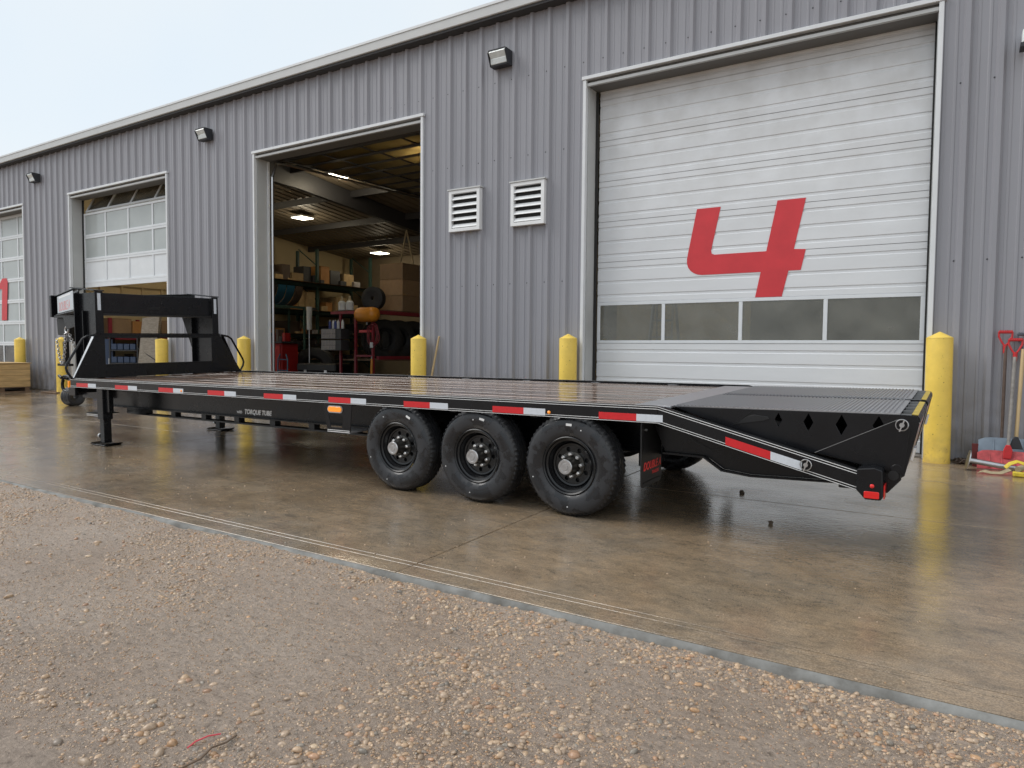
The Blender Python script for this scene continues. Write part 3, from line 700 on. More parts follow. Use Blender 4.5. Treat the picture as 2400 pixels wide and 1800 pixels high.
# louvred vents
for vx0, vx1, vz0, vz1 in ((-7.165, -6.545, 3.235, 3.905), (-5.955, -5.352, 3.225, 3.89)):
    mb = MB(); mb.prism([(vx0, vz0), (vx1, vz0), (vx1, vz1), (vx0, vz1)], 'xz', D - .105, D - .02, holes=[[(vx0 + .058, vz0 + .055), (vx1 - .058, vz0 + .055), (vx1 - .058, vz1 - .055), (vx0 + .058, vz1 - .055)]])
    vent = mb.build('louvre_vent', 'vent_white', shop, bevel=.004)
    MB().box(vx0 + .07, vx1 - .07, D - .050, D - .041, vz0 + .05, vz1 - .05).build('vent_backing', 'dark_void', vent)
    MB().box(vx0 - .02, vx1 + .02, D - .12, D - .01, vz1 + .002, vz1 + .022).build('drip_cap', 'trim', vent)
    n_ = 5; hh = (vz1 - vz0 - .11) / n_
    for i in range(n_):
        zc_ = vz0 + .055 + hh * (i + .36)
        MB().obox(((vx0 + vx1) / 2, D - .076, zc_), ((vx1 - vx0) / 2 - .0585, 0, 0), (0, -.024, -.030), (0, .003, -.0024)).build('slat', 'vent_white', vent)

# wall lights
def wall_light(x, z, label):
    t_ = thing('wall_light', label, 'light', (x, D - .035, z), 'wall lights above the doors')
    w_, q = .165, .74; y0 = D - .039
    def yz(pts): return [(y0 + a_ * q, z + b_ * q) for a_, b_ in pts]
    prof = [(0, -.15), (0, .15), (-.26, .155), (-.285, .10), (-.17, -.15)]       # (y out, z)
    for s in (-1, 1):
        MB().prism(yz(prof), 'yz', x + s * w_ - .012 * (s > 0), x + s * w_ + .012 * (s < 0)).build('side_cheek', 'lamp_housing', t_)
    MB().prism(yz([(-.012, -.15), (0, -.15), (0, .15), (-.012, .15)]), 'yz', x - w_ + .0125, x + w_ - .0125).build('back_box', 'lamp_housing', t_)
    MB().prism(yz([(-.015, .135), (-.27, .14), (-.27, .157), (-.015, .152)]), 'yz', x - w_ + .0125, x + w_ - .0125).build('hood', 'lamp_housing', t_)
    MB().prism(yz([(-.015, -.15), (-.165, -.15), (-.175, -.12), (-.015, -.12)]), 'yz', x - w_ + .0125, x + w_ - .0125).build('bottom_tray', 'lamp_housing', t_)
    MB().prism(yz([(-.02, -.118), (-.18, -.118), (-.20, -.02), (-.197, 0), (-.27, .10), (-.262, .133), (-.02, .133)]), 'yz', x - w_ + .016, x + w_ - .016).build('lens', 'lamp_lens', t_, bevel=.006)
wall_light(-21.35, 5.86, 'wall light with black hood between door numbered 1 and the half-raised door')
wall_light(-13.72, 5.83, 'wall light with black hood between the half-raised door and the fully open door')
wall_light(-6.15, 5.82, 'wall light with black hood above the two louvred vents')
t_ = thing('junction_box', 'white electrical box with dark underside high on the wall above the shovels', 'box', (.66, D - .035, 4.63))
MB().box(.455, .86, D - .20, D - .032, 4.565, 4.70).build('cover', 'white_box', t_, bevel=.008)
MB().box(.44, .875, D - .215, D - .032, 4.52, 4.562).build('base', 'lamp_housing', t_)

# ------------------------------------------------------------------ yellow bollards
def bollard(x, label, y=9.163, r=.132, top=1.55, cone=.075, rz=0):
    zb_ = zs(y); t_ = thing('bollard', label, 'bollard', (x, y, zb_), 'yellow bollards along the workshop wall')
    t_['_local'] = 1; h = top - zb_ - cone
    prof = [(r * 1.02, -.02), (r * 1.02, .012), (r, .03), (r, h * .33), (r * .997, h * .66), (r, h - .01), (r * .985, h)]
    MB().lathe(prof, (0, 0, 0), 'z', 32).build('post', 'bollard_yellow', t_, smooth=True)
    MB().lathe([(r * 1.005, h), (r * .99, h + .008), (r * .12, h + cone - .006), (.001, h + cone)], (0, 0, 0), 'z', 32).build('cap', 'bollard_yellow', t_, smooth=True)
    t_.rotation_euler = (0, R(rz), 0)
    return t_
bollard(-.17, 'weathered yellow bollard at the corner of door 4 beside the shovels', rz=-.5)
bollard(-4.86, 'yellow bollard at the corner of door 4 beside the ribbed wall with vents')
bollard(-7.72, 'yellow bollard at the open doorway with a wooden stick leaning beside it')
bollard(-12.36, 'yellow bollard at the open doorway, beside the trailer headboard handle')
bollard(-15.30, 'yellow bollard framed by the window opening of the trailer headboard', top=1.5, cone=.03)
bollard(-19.74, 'yellow bollard standing behind the hanging chains of the trailer coupler', y=9.10)
bollard(-22.23, 'yellow bollard rising behind the wooden crate')

# ------------------------------------------------------------------ the trailer (own frame: x along it, y across from the near tyres, z up)
TR = thing('gooseneck_trailer', 'long black gooseneck flatbed trailer with wooden deck and three axles', 'trailer', (0, YW, 0))
TR.rotation_euler = (math.atan(SLOPE), 0, 0); TR['_local'] = 1
W0, W1 = -.02, 2.57; YC = (W0 + W1) / 2
def my(y): return W0 + W1 - y                   # mirror to the far side
def body(mb, name, m_, parent=None, **k): return shear(mb).build(name, m_, parent or TR, **k)

XF, XR = -10.13, -1.80
# deck boards
pl_n = 17; py0, py1 = .085, 2.465; pw = (py1 - py0) / pl_n
base = MB().box(-10.0, -2.0, 0, pw - .013, -.042, 0)
base_me = shear(base).mesh('deck_board', 'deck_wood')
for i in range(pl_n):
    o = link('deck_board', base_me, TR, (0, py0 + i * pw, .896 + random.uniform(-.002, .002)))
    bv = o.modifiers.new('bevel', 'BEVEL'); bv.width = .006; bv.segments = 1
# crossmembers
cm = shear(MB().box(-.03, .03, .065, 2.485, .765, .85), 0).mesh('crossmember', 'black_matte')
x = -9.85
while x < -2.1:
    link('crossmember', cm, TR, (x, 0, .0043 * (x + 1.8))); x += .41
# rub rails and pinstripes, both sides
DR = (.336) / 1.31     # fall of the beavertail
def zr(x): return 0 if x <= XR else -(x - XR) * DR
def rail(side):
    f = (lambda y: y) if side == 0 else my
    def bx(x0, x1, y0, y1, z0, z1): a_, b_ = sorted((f(y0), f(y1))); return MB().box(x0, x1, a_, b_, z0, z1)
    o = body(bx(XF, XR, W0, W0 + .011, .785, .914), 'rub_rail', 'black_paint', bevel=.003)
    body(bx(XF, XR, W0 + .011, W0 + .035, .785, .797), 'rail_flange', 'black_paint', o)
    body(bx(XF, XR, .06, .078, .79, .893), 'side_channel', 'black_matte')
    n_ = 0; x = XF + .18
    while x < XR - .1:
        body(bx(x - .05, x + .05, W0 + .0115, .0595, .80, .905 if n_ % 2 else .898), 'stake_pocket', 'galv' if n_ % 2 == 0 else 'black_paint', o); x += .46; n_ += 1
    for z_, h_ in ((.905, .004), (.889, .004), (.805, .0035), (.7895, .0035)):
        body(bx(XF, XR - (0 if side else .001), W0 - .0012, W0 + .0005, z_ - h_ / 2, z_ + h_ / 2), 'pinstripe', 'white_stripe', o)
    for k in range(9):
        xa = -9.965 + k * .963
        body(bx(xa, xa + .30, W0 - .0032, W0 - .0013, .796, .848), 'red_reflector', 'reflect_red', o)
        body(bx(xa + .3005, xa + .50, W0 - .0032, W0 - .0013, .796, .848), 'white_reflector', 'reflect_white', o)
    for xx in (-7.575, -2.69): 
        mb = MB(); mb.lathe([(.013, 0), (.012, .008), (.006, .013), (.0005, .014)], (xx, 0, .822), 'y', 12)
        mb.v = [(p[0], f(W0 - p[1]), p[2]) for p in mb.v]; body(mb, 'marker_light', 'lens_amber', o, smooth=True)
    # sloping tail part of the rail
    def sl(x0, x1, z0, z1, y0, y1, name, m_, par=None, bevel=0):
        a_, b_ = sorted((f(y0), f(y1)))
        return MB().prism([(x0, z0 + zr(x0)), (x1, z0 + zr(x1)), (x1, z1 + zr(x1)), (x0, z1 + zr(x0))], 'xz', a_, b_).build(name, m_, par or TR, bevel=bevel)
    o2 = sl(XR, -.50, .785, .914, W0, W0 + .011, 'tail_rail', 'black_paint', bevel=.003)
    sl(XR + .02, -.52, .80, .905, .06, .075, 'tail_channel', 'black_matte')
    for xx in (-1.60, -1.15, -.80): sl(xx - .05, xx + .05, .81, .90, W0 + .0115, .0595, 'stake_pocket', 'galv' if xx == -1.15 else 'black_paint', o2)
    for z_, h_ in ((.905, .004), (.889, .004), (.805, .0035), (.7895, .0035)): sl(XR, -.50, z_ - h_ / 2, z_ + h_ / 2, W0 - .0012, W0 + .0005, 'pinstripe', 'white_stripe', o2)
    sl(-1.315, -1.02, .797, .852, W0 - .0032, W0 - .0013, 'red_reflector', 'reflect_red', o2)
    sl(-1.0195, -.825, .797, .852, W0 - .0032, W0 - .0013, 'white_reflector', 'reflect_white', o2)
    pin(-.80, W0, .585, f, o2)
    return o
def pin(x, y, z, f, parent):
    """lynch pin: round head with a thin ring"""
    mb = MB(); mb.cyl((x, f(y), z), (x, f(y - .02), z), .014, n=12); mb.bar((x - .012, f(y - .018), z - .04), (x + .012, f(y - .018), z + .03), .008, .008)
    mb.tube([(x + .034 * math.cos(a), f(y - .014), z + .034 * math.sin(a)) for a in [2 * math.pi * i / 20 for i in range(20)]], .0035, 6, closed=True)
    mb.build('lynch_pin', 'galv', parent)
rail(0); rail(1)
# front end of the frame
body(MB().box(XF - .02, XF + .045, W0 + .012, W1 - .012, .70, .888), 'front_channel', 'black_paint', bevel=.004)
body(MB().box(XF - .055, XF + .12, W0 - .002, W0 + .045, .675, .783), 'corner_bracket', 'black_paint', bevel=.004)
body(MB().box(XF - .075, XF - .052, W0 + .0, W0 + .06, .772, .868), 'clearance_light', 'lens_amber', bevel=.004)
for s in (0, 1):
    f = (lambda y: y) if s == 0 else my
    pts = [(XF - .05, f(.03), .905), (XF - .2, f(.03), .93), (XF - .27, f(.03), .92), (XF - .30, f(.03), .88), (XF - .325, f(.03), .82), (XF - .325, f(.03), .77), (XF - .28, f(.03), .725), (XF - .2, f(.03), .715), (XF - .02, f(.03), .725)]
    body(MB().tube(pts, .021, 10), 'hose_carrier', 'black_paint', smooth=True)
    body(MB().tube([(XF - .24, f(-.02), .905), (XF - .30, f(-.02), .935), (XF - .34, f(.03), .91), (XF - .30, f(.07), .89), (XF - .24, f(.06), .89)], .018, 8), 'carrier_hook', 'black_paint', smooth=True)

# main beams (I-section), torque truss beneath
for s in (0, 1):
    f = (lambda y: y) if s == 0 else my
    def bx(x0, x1, y0, y1, z0, z1): a_, b_ = sorted((f(y0), f(y1))); return MB().box(x0, x1, a_, b_, z0, z1)
    o = body(bx(-10.05, -1.5, .450, .462, .512, .752), 'main_beam', 'black_paint')
    body(bx(-10.05, -1.5, .38, .53, .752, .764), 'beam_flange', 'black_paint', o); body(bx(-10.05, -1.5, .38, .53, .500, .5115), 'beam_flange', 'black_paint', o)
    # lower truss rail and posts
    body(bx(-9.3, -4.55, .40, .50, .418, .436), 'truss_rail', 'black_matte', o)
    for k in range(8): xx = -9.10 + k * .642; body(bx(xx - .045, xx + .045, .41, .49, .436, .4995), 'truss_post', 'black_matte', o)
    body(bx(-9.45, -9.0 + .0, .36, .44, .43, .50), 'jack_brace', 'black_paint', o)
    # kicked-up and tail plate
    poly = [(-1.95, .786), (-1.84, .545), (-1.53, .54), (-1.40, .455), (-1.20, .435), (-.63, .452), (-.50, .50), (-.50, .56), (-1.79, .80)]
    a_, b_ = sorted((f(.25), f(.262)))
    tp = MB().prism(poly, 'xz', a_, b_).build('tail_plate', 'black_paint', TR, bevel=.003)
    a_, b_ = sorted((f(.20), f(.2495)))
    MB().prism([(-1.84, .545), (-1.53, .54), (-1.40, .455), (-1.20, .435), (-.63, .452), (-.63, .442), (-1.20, .424), (-1.405, .444), (-1.535, .528), (-1.84, .533)], 'xz', a_, b_).build('plate_flange', 'black_paint', tp)
    a_, b_ = sorted((f(.244), f(.2495)))
    gp = [(-1.70, .745), (-1.66, .665), (-1.60, .625), (-1.50, .575), (-1.38, .605), (-1.33, .655)]
    MB().prism(gp + [(x_ + .012, z_ + .012) for x_, z_ in reversed(gp)], 'xz', a_, b_).build('gusset_seam', 'black_dark', tp)
# white lettering on the near beam
def on_beam(u, v_, w_): return (-7.215 + u, .4495 - w_, .520 + .0043 * (-7.2 + u + 1.8) + .021 + v_)
mb = text_mb('with', .056, .0005, on_beam, offset=.0008); mb.build('lettering', 'white_stripe', TR)
mb = MB()
for k_, (du, dv_) in enumerate(((0, 0), (.007, .0), (.0035, .004), (.0035, -.003))):
    q = text_mb('TORQUE TUBE', .074, .0005 + k_ * .0004, lambda u, v_, w_: on_beam(u * .97 + .135 + du, v_ + dv_, w_), slant=.22); mb.add(q.v, q.f)
mb.build('lettering', 'white_stripe', TR)
# side light and step bracket
o = body(MB().prism([(-5.235, .784), (-4.845, .784), (-4.875, .515), (-5.185, .515)], 'xz', -.012, -.004,
     holes=[[(-5.165, .675), (-5.135, .555), (-4.985, .555), (-4.96, .675)]]), 'step_bracket', 'black_paint', bevel=.002)
body(MB().box(-5.185, -4.875, -.012, .30, .505, .515), 'step_tread', 'tread_plate', o)
for z_ in (.527, .512): body(MB().box(-5.18, -4.88, -.0145, -.0125, z_ - .0025, z_ + .0025), 'pinstripe', 'white_stripe', o)
body(MB().prism(rounded(-5.17, -4.965, .695, .765, .034), 'xz', -.020, -.012), 'light_bezel', 'galv', o)
body(MB().prism(rounded(-5.158, -4.977, .705, .755, .025), 'xz', -.027, -.0205), 'side_light', 'lens_amber', o, bevel=.003)

# headboard with window and side grab bars
XH = -10.02
body(MB().prism([(W0 - .01, .900), (W1 + .01, .900), (2.20, 1.505), (.275, 1.505)], 'yz', XH - .006, XH + .006,
     holes=[[(.40, 1.083), (2.045, 1.083), (2.045, 1.452), (.40, 1.452)]]), 'headboard', 'black_paint', bevel=.003)
body(MB().box(XH - .05, XH + .012, .27, 2.205, 1.506, 1.518), 'headboard_cap', 'black_paint')
body(MB().box(XH - .04, XH + .014, .40, 2.045, 1.075, 1.084), 'window_sill', 'black_paint')
for s in (0, 1):
    f = (lambda y: y) if s == 0 else my
    pts = [(XH - .03, f(.30), 1.495), (XH - .03, f(.18), 1.475), (XH - .03, f(.12), 1.44), (XH - .03, f(-.09), 1.10), (XH - .03, f(-.105), 1.05), (XH - .03, f(-.09), .99), (XH - .03, f(-.03), .90)]
    body(MB().tube(pts, .016, 8), 'grab_bar', 'black_paint', smooth=True)
    # side return of the headboard
    a_, b_ = f(-.01), f(.28)
    mb = MB(); q = [(XH - .006, a_, .90), (XH - .075, a_, .90), (XH - .075, b_, 1.505), (XH - .006, b_, 1.505)]
    dy = .008 if s == 0 else -.008
    mb.add(q + [(p[0], p[1] + dy, p[2]) for p in q], [(0, 1, 2, 3), (7, 6, 5, 4), (0, 4, 5, 1), (1, 5, 6, 2), (2, 6, 7, 3), (3, 7, 4, 0)]); body(mb, 'headboard_return', 'galv' if s == 0 else 'black_paint')

# gooseneck: risers, cross beam, two necks running in to the coupler
ZT, ZB_ = 2.13, 1.80
for s in (0, 1):
    f = (lambda y: y) if s == 0 else my
    def bx(x0, x1, y0, y1, z0, z1): a_, b_ = sorted((f(y0), f(y1))); return MB().box(x0, x1, a_, b_, z0, z1)
    ys_ = .375
    o = bx(-10.62, -10.10, ys_ - .006, ys_ + .006, .56, 2.05).build('riser', 'black_paint', TR)
    bx(-10.098, -10.085, ys_ - .055, ys_ + .055, .56, 2.062).build('riser_flange', 'black_paint', o, bevel=.002)
    bx(-10.635, -10.622, ys_ - .07, ys_ + .07, .60, 2.05).build('riser_flange', 'black_paint', o)
    bx(-10.45, -10.44, ys_ - .05, ys_ - .0065, .90, 1.80).build('riser_stiffener', 'black_paint', o)
    bx(-10.084, -10.0815, ys_ - .022, ys_ + .022, 1.80, 2.035).build('white_reflector', 'reflect_white', o)
    mb = MB(); a_, b_ = sorted((f(ys_ - .07), f(ys_ + .07)))
    mb.prism([(-10.08, 2.063), (-10.08, 2.078), (-10.73, ZT + .012), (-10.73, ZT - .003)], 'xz', a_, b_); mb.build('riser_cap', 'black_paint', o)
    p0, p1 = Vector((-10.62, f(ys_), 0)), Vector((-12.95, f(1.18), 0)); d_ = (p1 - p0); sd = Vector((0, 0, 1)).cross(d_).normalized()
    if (sd.y > 0) == (s == 0): sd = -sd                 # outward
    nk = MB().obox((p0 + p1) / 2 + Vector((0, 0, (ZT + ZB_) / 2)), d_ / 2, sd * .006, (0, 0, (ZT - ZB_) / 2 - .012)).build('neck', 'black_paint', TR)
    MB().obox((p0 + p1) / 2 + Vector((0, 0, ZT - .006)), d_ / 2, sd * .07, (0, 0, .006)).build('neck_flange', 'black_paint', nk)
    MB().obox((p0 + p1) / 2 + Vector((0, 0, ZB_ + .006)), d_ / 2, sd * .07, (0, 0, .006)).build('neck_flange', 'black_paint', nk)
    # sign panel on the outer web
    c = p0.lerp(p1, .44); c = c + sd * .06
    MB().obox(c + Vector((0, 0, (ZT + ZB_) / 2 - .005)), d_ * .40, sd * .003, (0, 0, .135)).build('sign_panel', 'sign_panel', nk)
    if s == 0:
        un = -d_.normalized()
        start = p0.lerp(p1, .80) + sd * .0635
        def on_sign(u, v_, w_): q = start + un * u + sd * w_; return (q.x, q.y, 1.85 + v_)
        text_mb('DOUBLE A', .20, .0003, lambda u, v_, w_: on_sign(u * 1.45 + .12, v_ + .0, w_), slant=.2, extrude=.0006).build('lettering', 'text_pale_red', nk)
        MB().obox(c + sd * .0036 + Vector((0, 0, (ZT + ZB_) / 2 + .10)), d_ * .30, sd * .0005, (0, 0, .012)).build('sign_band', 'white_stripe', nk)
    # far riser carries a gusset that leans forward
    if s == 1:
        MB().prism([(-10.636, 1.00), (-10.636, 1.79), (-11.05, 1.79), (-10.66, 1.00)], 'xz', f(ys_ - .05) - .02, f(ys_ - .05) + .0).build('riser_gusset', 'black_paint', o)
cb = MB().box(-10.30, -10.13, .437, my(.437), 1.765, 2.045).build('cross_beam', 'black_paint', TR, bevel=.004)
MB().box(-10.36, -10.11, .437, my(.437), 1.735, 1.764).build('beam_flange', 'black_matte', cb)
MB().prism(rounded(1.08, 1.28, 1.835, 1.872, .018), 'yz', -10.1305, -10.126).build('cable_slot', 'black_dark', cb)
for yy in (1.05, 1.31): MB().cyl((-10.131, yy, 1.93), (-10.124, yy, 1.93), .012, n=10).build('bolt_head', 'black_matte', cb)
# nose plate, coupler tube and chains
nose = MB().box(-13.02, -12.96, 1.06, 1.49, ZB_ - .03, ZT + .01).build('nose_plate', 'black_paint', TR, bevel=.006)
MB().box(-12.94, -12.2, 1.08, 1.47, ZB_ - .04, ZB_ - .002).build('coupler_plate', 'black_paint', TR)
cp = MB().prism([(-13.0, ZB_ - .04), (-12.62, ZB_ - .04), (-12.70, 1.47), (-12.98, 1.47)], 'xz', 1.15, 1.40).build('coupler', 'black_matte', TR, bevel=.01)
MB().cyl((-12.84, 1.275, 1.48), (-12.84, 1.275, 1.36), .085, n=20).build('coupler_cup', 'black_matte', cp)
MB().box(-12.72, -12.60, 1.16, 1.20, 1.36, 1.56).build('latch_arm', 'black_matte', cp)
MB().prism([(-12.45, ZB_ - .041), (-11.75, ZB_ - .041), (-11.85, 1.64), (-12.35, 1.56)], 'xz', 1.0, 1.02).build('neck_brace', 'black_paint', TR)
mb = MB(); mb.tube([(-12.62 + .05 * math.cos(a), 1.13, 1.555 + .05 * math.sin(a)) for a in [2 * math.pi * i / 16 for i in range(16)]], .016, 8, closed=True); mb.build('chain_ring', 'galv', cp, smooth=True)
def chain(pts, r=.0065, ll=.052):
    mb = MB(); pts = [Vector(p) for p in pts]; path = [pts[0]]
    # sample the polyline at link pitch
    out = []; acc = 0; cur = pts[0]; pitch_ = ll * .72
    for a, b_ in zip(pts, pts[1:]):
        d = (b_ - a); Ls = d.length; t = pitch_ - acc
        while t < Ls: out.append((a + d * (t / Ls), d.normalized())); t += pitch_
        acc = Ls - (t - pitch_)
    for i, (c, d) in enumerate(out):
        sdv = d.orthogonal().normalized()
        if i % 2: sdv = d.cross(sdv)
        ring = [c + d * (ll / 2 * math.cos(a)) * .95 + sdv * (.021 * math.sin(a)) for a in [2 * math.pi * j / 10 for j in range(10)]]
        mb.tube(ring, r, 5, closed=True)
    return mb
def cat_pts(a, b_, sag, n_=14): return [(a[0] + (b_[0] - a[0]) * t, a[1] + (b_[1] - a[1]) * t, a[2] + (b_[2] - a[2]) * t - sag * 4 * t * (1 - t)) for t in [i / n_ for i in range(n_ + 1)]]
chain(cat_pts((-12.98, 1.13, 1.43), (-12.62, 1.11, 1.50), .47)).build('safety_chain', 'galv', TR, smooth=True)
chain(cat_pts((-12.55, 1.13, 1.50), (-12.15, 1.42, 1.50), .42)).build('safety_chain', 'galv', TR, smooth=True)
MB().box(-12.93, -12.86, 1.2, 1.27, .98, 1.36).build('latch_bar', 'black_dark', TR); MB().box(-13.12, -12.72, 1.19, 1.26, .94, .98).build('latch_bar', 'black_dark', TR)

# landing legs
for (jx, jy, far_) in ((-9.50, .10, 0), (-9.55, 1.84, 1)):
    lg = MB().box(jx - .07, jx + .07, jy - .065, jy + .065, .34, .76).build('landing_leg', 'black_paint', TR, bevel=.006)
    MB().box(jx - .052, jx + .052, jy - .05, jy + .05, .03, .345).build('drop_leg', 'black_paint', lg, bevel=.006)
    MB().box(jx - .165, jx + .165, jy - .11, jy + .11, .003, .015).build('foot_plate', 'black_paint', lg, bevel=.003)
    for sg in (-1, 1): MB().obox((jx + sg * .175, jy, .022), (.02, 0, .010 ), (0, .11, 0), (.002 * sg, 0, -.004)).build('foot_lip', 'black_paint', lg)
    MB().cyl((jx - .07, jy - .03, .12), (jx - .10, jy - .03, .12), .03, n=12).build('foot_pin', 'galv', lg)
    MB().box(jx + .0705, jx + .16, jy - .03, jy + .03, .44, .74).build('leg_bracket', 'black_paint', lg, bevel=.003)
    if not far_:
        MB().box(jx - .42, jx - .072, jy - .03, jy + .22, .40, .412).build('step_tread', 'black_matte', lg)
        for z_ in (.392, .375): MB().box(jx - .41, jx - .075, jy - .034, jy - .031, z_ - .002, z_ + .003).build('pinstripe', 'white_stripe', lg)
        MB().prism([(jx - .40, .413), (jx - .29, .413), (jx - .27, .60), (jx - .16, .74), (jx - .28, .74), (jx - .38, .58)], 'xz', jy + .10, jy + .11).build('step_hanger', 'black_paint', lg)
        MB().box(jx - .09, jx - .0705, jy - .052, jy - .04, .355, .37).build('label_tag', 'white_stripe', lg)

# wheels
RT = .391
def tyre_mesh():
    mb = MB(); n_ = 120
    prof = [(.222, .020), (.232, .006), (.262, -.004), (.300, -.008), (.340, -.004), (.362, .006), (.374, .018), (.385, .030), (.3905, .040)]
    tread = []
    for a, b_ in ((.040, .070), (.078, .112), (.120, .154), (.162, .194)): tread += [(RT, a), (RT, b_), (RT - .011, b_ + .001), (RT - .011, b_ + .007)]
    tread = tread[:-2]
    back = [(r_, .234 - h_) for r_, h_ in reversed(prof)]
    P = prof[:-1] + tread + back[1:]
    Lp = len(P)
    for i in range(n_):
        a = 2 * math.pi * i / n_; notch = (i % 2 == 0)
        for (r_, h_) in P:
            rr_ = r_
            if r_ > .370 and (h_ < .045 or h_ > .19): rr_ = r_ - (.010 if notch else 0)
            elif r_ > .385 and i % 3 == 0: rr_ = r_ - .006
            mb.v.append((rr_ * math.cos(a), h_, rr_ * math.sin(a)))
    for i in range(n_):
        k_, k2 = i * Lp, ((i + 1) % n_) * Lp
        for j in range(Lp - 1):
            mb.f.append((k_ + j, k2 + j, k2 + j + 1, k_ + j + 1)); mb.mi.append(0 if (P[j][0] < .366 and P[j + 1][0] < .375) else 1)
    return mb.mesh('tyre', ['tyre_side', 'rubber'], smooth=True)
TYRE = tyre_mesh()
mb = MB(); mb.lathe([(.219, .018), (.223, .010), (.217, .006), (.208, .012), (.203, .030), (.190, .036), (.184, .060), (.176, .068), (.168, .110)], (0, 0, 0), 'y', 56)
RIMB = mb.mesh('rim', 'rim_black', smooth=True)
holes = [circ(.122 * math.cos(R(22.5 + 45 * i)), .122 * math.sin(R(22.5 + 45 * i)), .018, 12) for i in range(8)]
mb = MB(); mb.prism(circ(0, 0, .170, 48), 'xz', .088, .100, holes=holes)
mb.lathe([(.170, .088), (.163, .076), (.150, .080), (.148, .088)], (0, 0, 0), 'y', 56); DISC = mb.mesh('rim_disc', 'rim_black')
mb = MB(); mb.lathe([(.103, .088), (.100, .078), (.070, .074), (.063, .060), (.060, .0), (.057, -.040)], (0, 0, 0), 'y', 36); HUB = mb.mesh('hub', 'hub_dark', smooth=True)
mb = MB(); mb.lathe([(.057, -.038), (.058, -.046), (.054, -.052), (.038, -.052), (.036, -.049), (.026, -.049), (.024, -.053), (.0005, -.053)], (0, 0, 0), 'y', 36); CAP = mb.mesh('hub_cap', 'galv', smooth=True)
mb = MB(); mb.cyl((0, .078, 0), (0, .040, 0), .0155, .0145, n=6); mb.cyl((0, .040, 0), (0, .030, 0), .0145, .007, n=10); NUT = mb.mesh('lug_nut', 'chrome')
mb = MB(); mb.box(-.024, .024, -.0095, -.0065, -.009, .009); STK = mb.mesh('tyre_sticker', 'white_stripe')
mb = MB(); mb.cyl((0, -.0085, 0), (0, -.006, 0), .005, n=10); DOT = mb.mesh('balance_dot', 'white_stripe')
for wi, wx in enumerate((-4.315, -3.425, -2.540)):
    for s in (0, 1):
        we = bpy.data.objects.new('wheel', None); COL.objects.link(we); we.parent = TR; we.empty_display_size = .05
        we.scale = (1.036, 1, 1.036); we.location = (wx, .012 if s == 0 else W1 - .02, RT * 1.036 - .004); we.rotation_euler = (0, 0, 0) if s == 0 else (0, 0, math.pi)
        rot = R((17, 63, 121)[wi] + 40 * s)
        t_ = link('tyre', TYRE, we); t_.rotation_euler = (0, rot, 0)
        r_ = link('rim', RIMB, we); dsc = link('rim_disc', DISC, we); dsc.rotation_euler = (0, rot * .4, 0); link('hub', HUB, we); link('hub_cap', CAP, we)
        for i in range(8): a = rot * .4 + 2 * math.pi * i / 8; link('lug_nut', NUT, we, (.084 * math.cos(a), 0, .084 * math.sin(a)))
        sa = R((62, 77, 88)[wi]); st = link('tyre_sticker', STK, we, (.315 * math.cos(sa), 0, .315 * math.sin(sa))); st.rotation_euler = (0, R(90) - sa, 0)
        for sa, rr_ in ((R(118 - 25 * wi), .30), (R(250 + 10 * wi), .31), (R(200), .32)): link('balance_dot', DOT, we, (rr_ * math.cos(sa), 0, rr_ * math.sin(sa)))
    for yy in (.125, W1 - .22): MB().cyl((wx, yy, RT), (wx, yy + .08, RT), .168, n=28).build('brake_drum', 'black_matte', TR)
    MB().cyl((wx, .206, RT), (wx, W1 - .221, RT), .055, n=16).build('axle', 'black_matte', TR)
    for s in (0, 1):
        yy = .56 if s == 0 else my(.56)
        MB().prism([(wx - .40, .50), (wx - .30, .46), (wx, .415), (wx + .30, .46), (wx + .40, .50), (wx + .40, .475), (wx + .30, .43), (wx, .375), (wx - .30, .43), (wx - .40, .475)], 'xz', yy - .03, yy + .03).build('leaf_spring', 'black_matte', TR)
        MB().box(wx + .38, wx + .47, yy - .04, yy + .04, .36, .50).build('spring_hanger', 'black_matte', TR)
# mud flaps
for s in (0, 1):
    a_, b_ = (.02, .43) if s == 0 else (my(.43), my(.02))
    fl_ = MB().prism(rounded(a_, b_, .29, .785, .03), 'yz', -1.945, -1.935).build('mud_flap', 'mudflap', TR, bevel=.002)
    MB().box(-1.934, -1.928, a_ + .04, b_ - .04, .318, .326).build('flap_rib', 'mudflap', fl_)
    MB().cyl((-1.934, a_ + .06, .72), (-1.915, a_ + .06, .72), .009, n=8).build('bolt_head', 'galv', fl_)
    if s == 0:
        place = lambda u, v_, w_: (-1.934 + w_, a_ + .035 + u, .415 + v_)
        mb = MB()
        for k_, (du, dv_) in enumerate(((0, 0), (.005, 0), (.0025, .003), (.0025, -.003))):
            q = text_mb('DOUBLE A', .082, .0005 + k_ * .0003, lambda u, v_, w_: place(u * .90 + du, v_ + dv_, w_), slant=.25, extrude=.0004); mb.add(q.v, q.f)
        mb.build('lettering', 'text_red', fl_)
        text_mb('TRAILERS', .034, .0005, lambda u, v_, w_: place(u * 1.0 + .17, v_ - .045, w_), slant=.2, extrude=.0004, offset=.001).build('lettering', 'text_red', fl_)

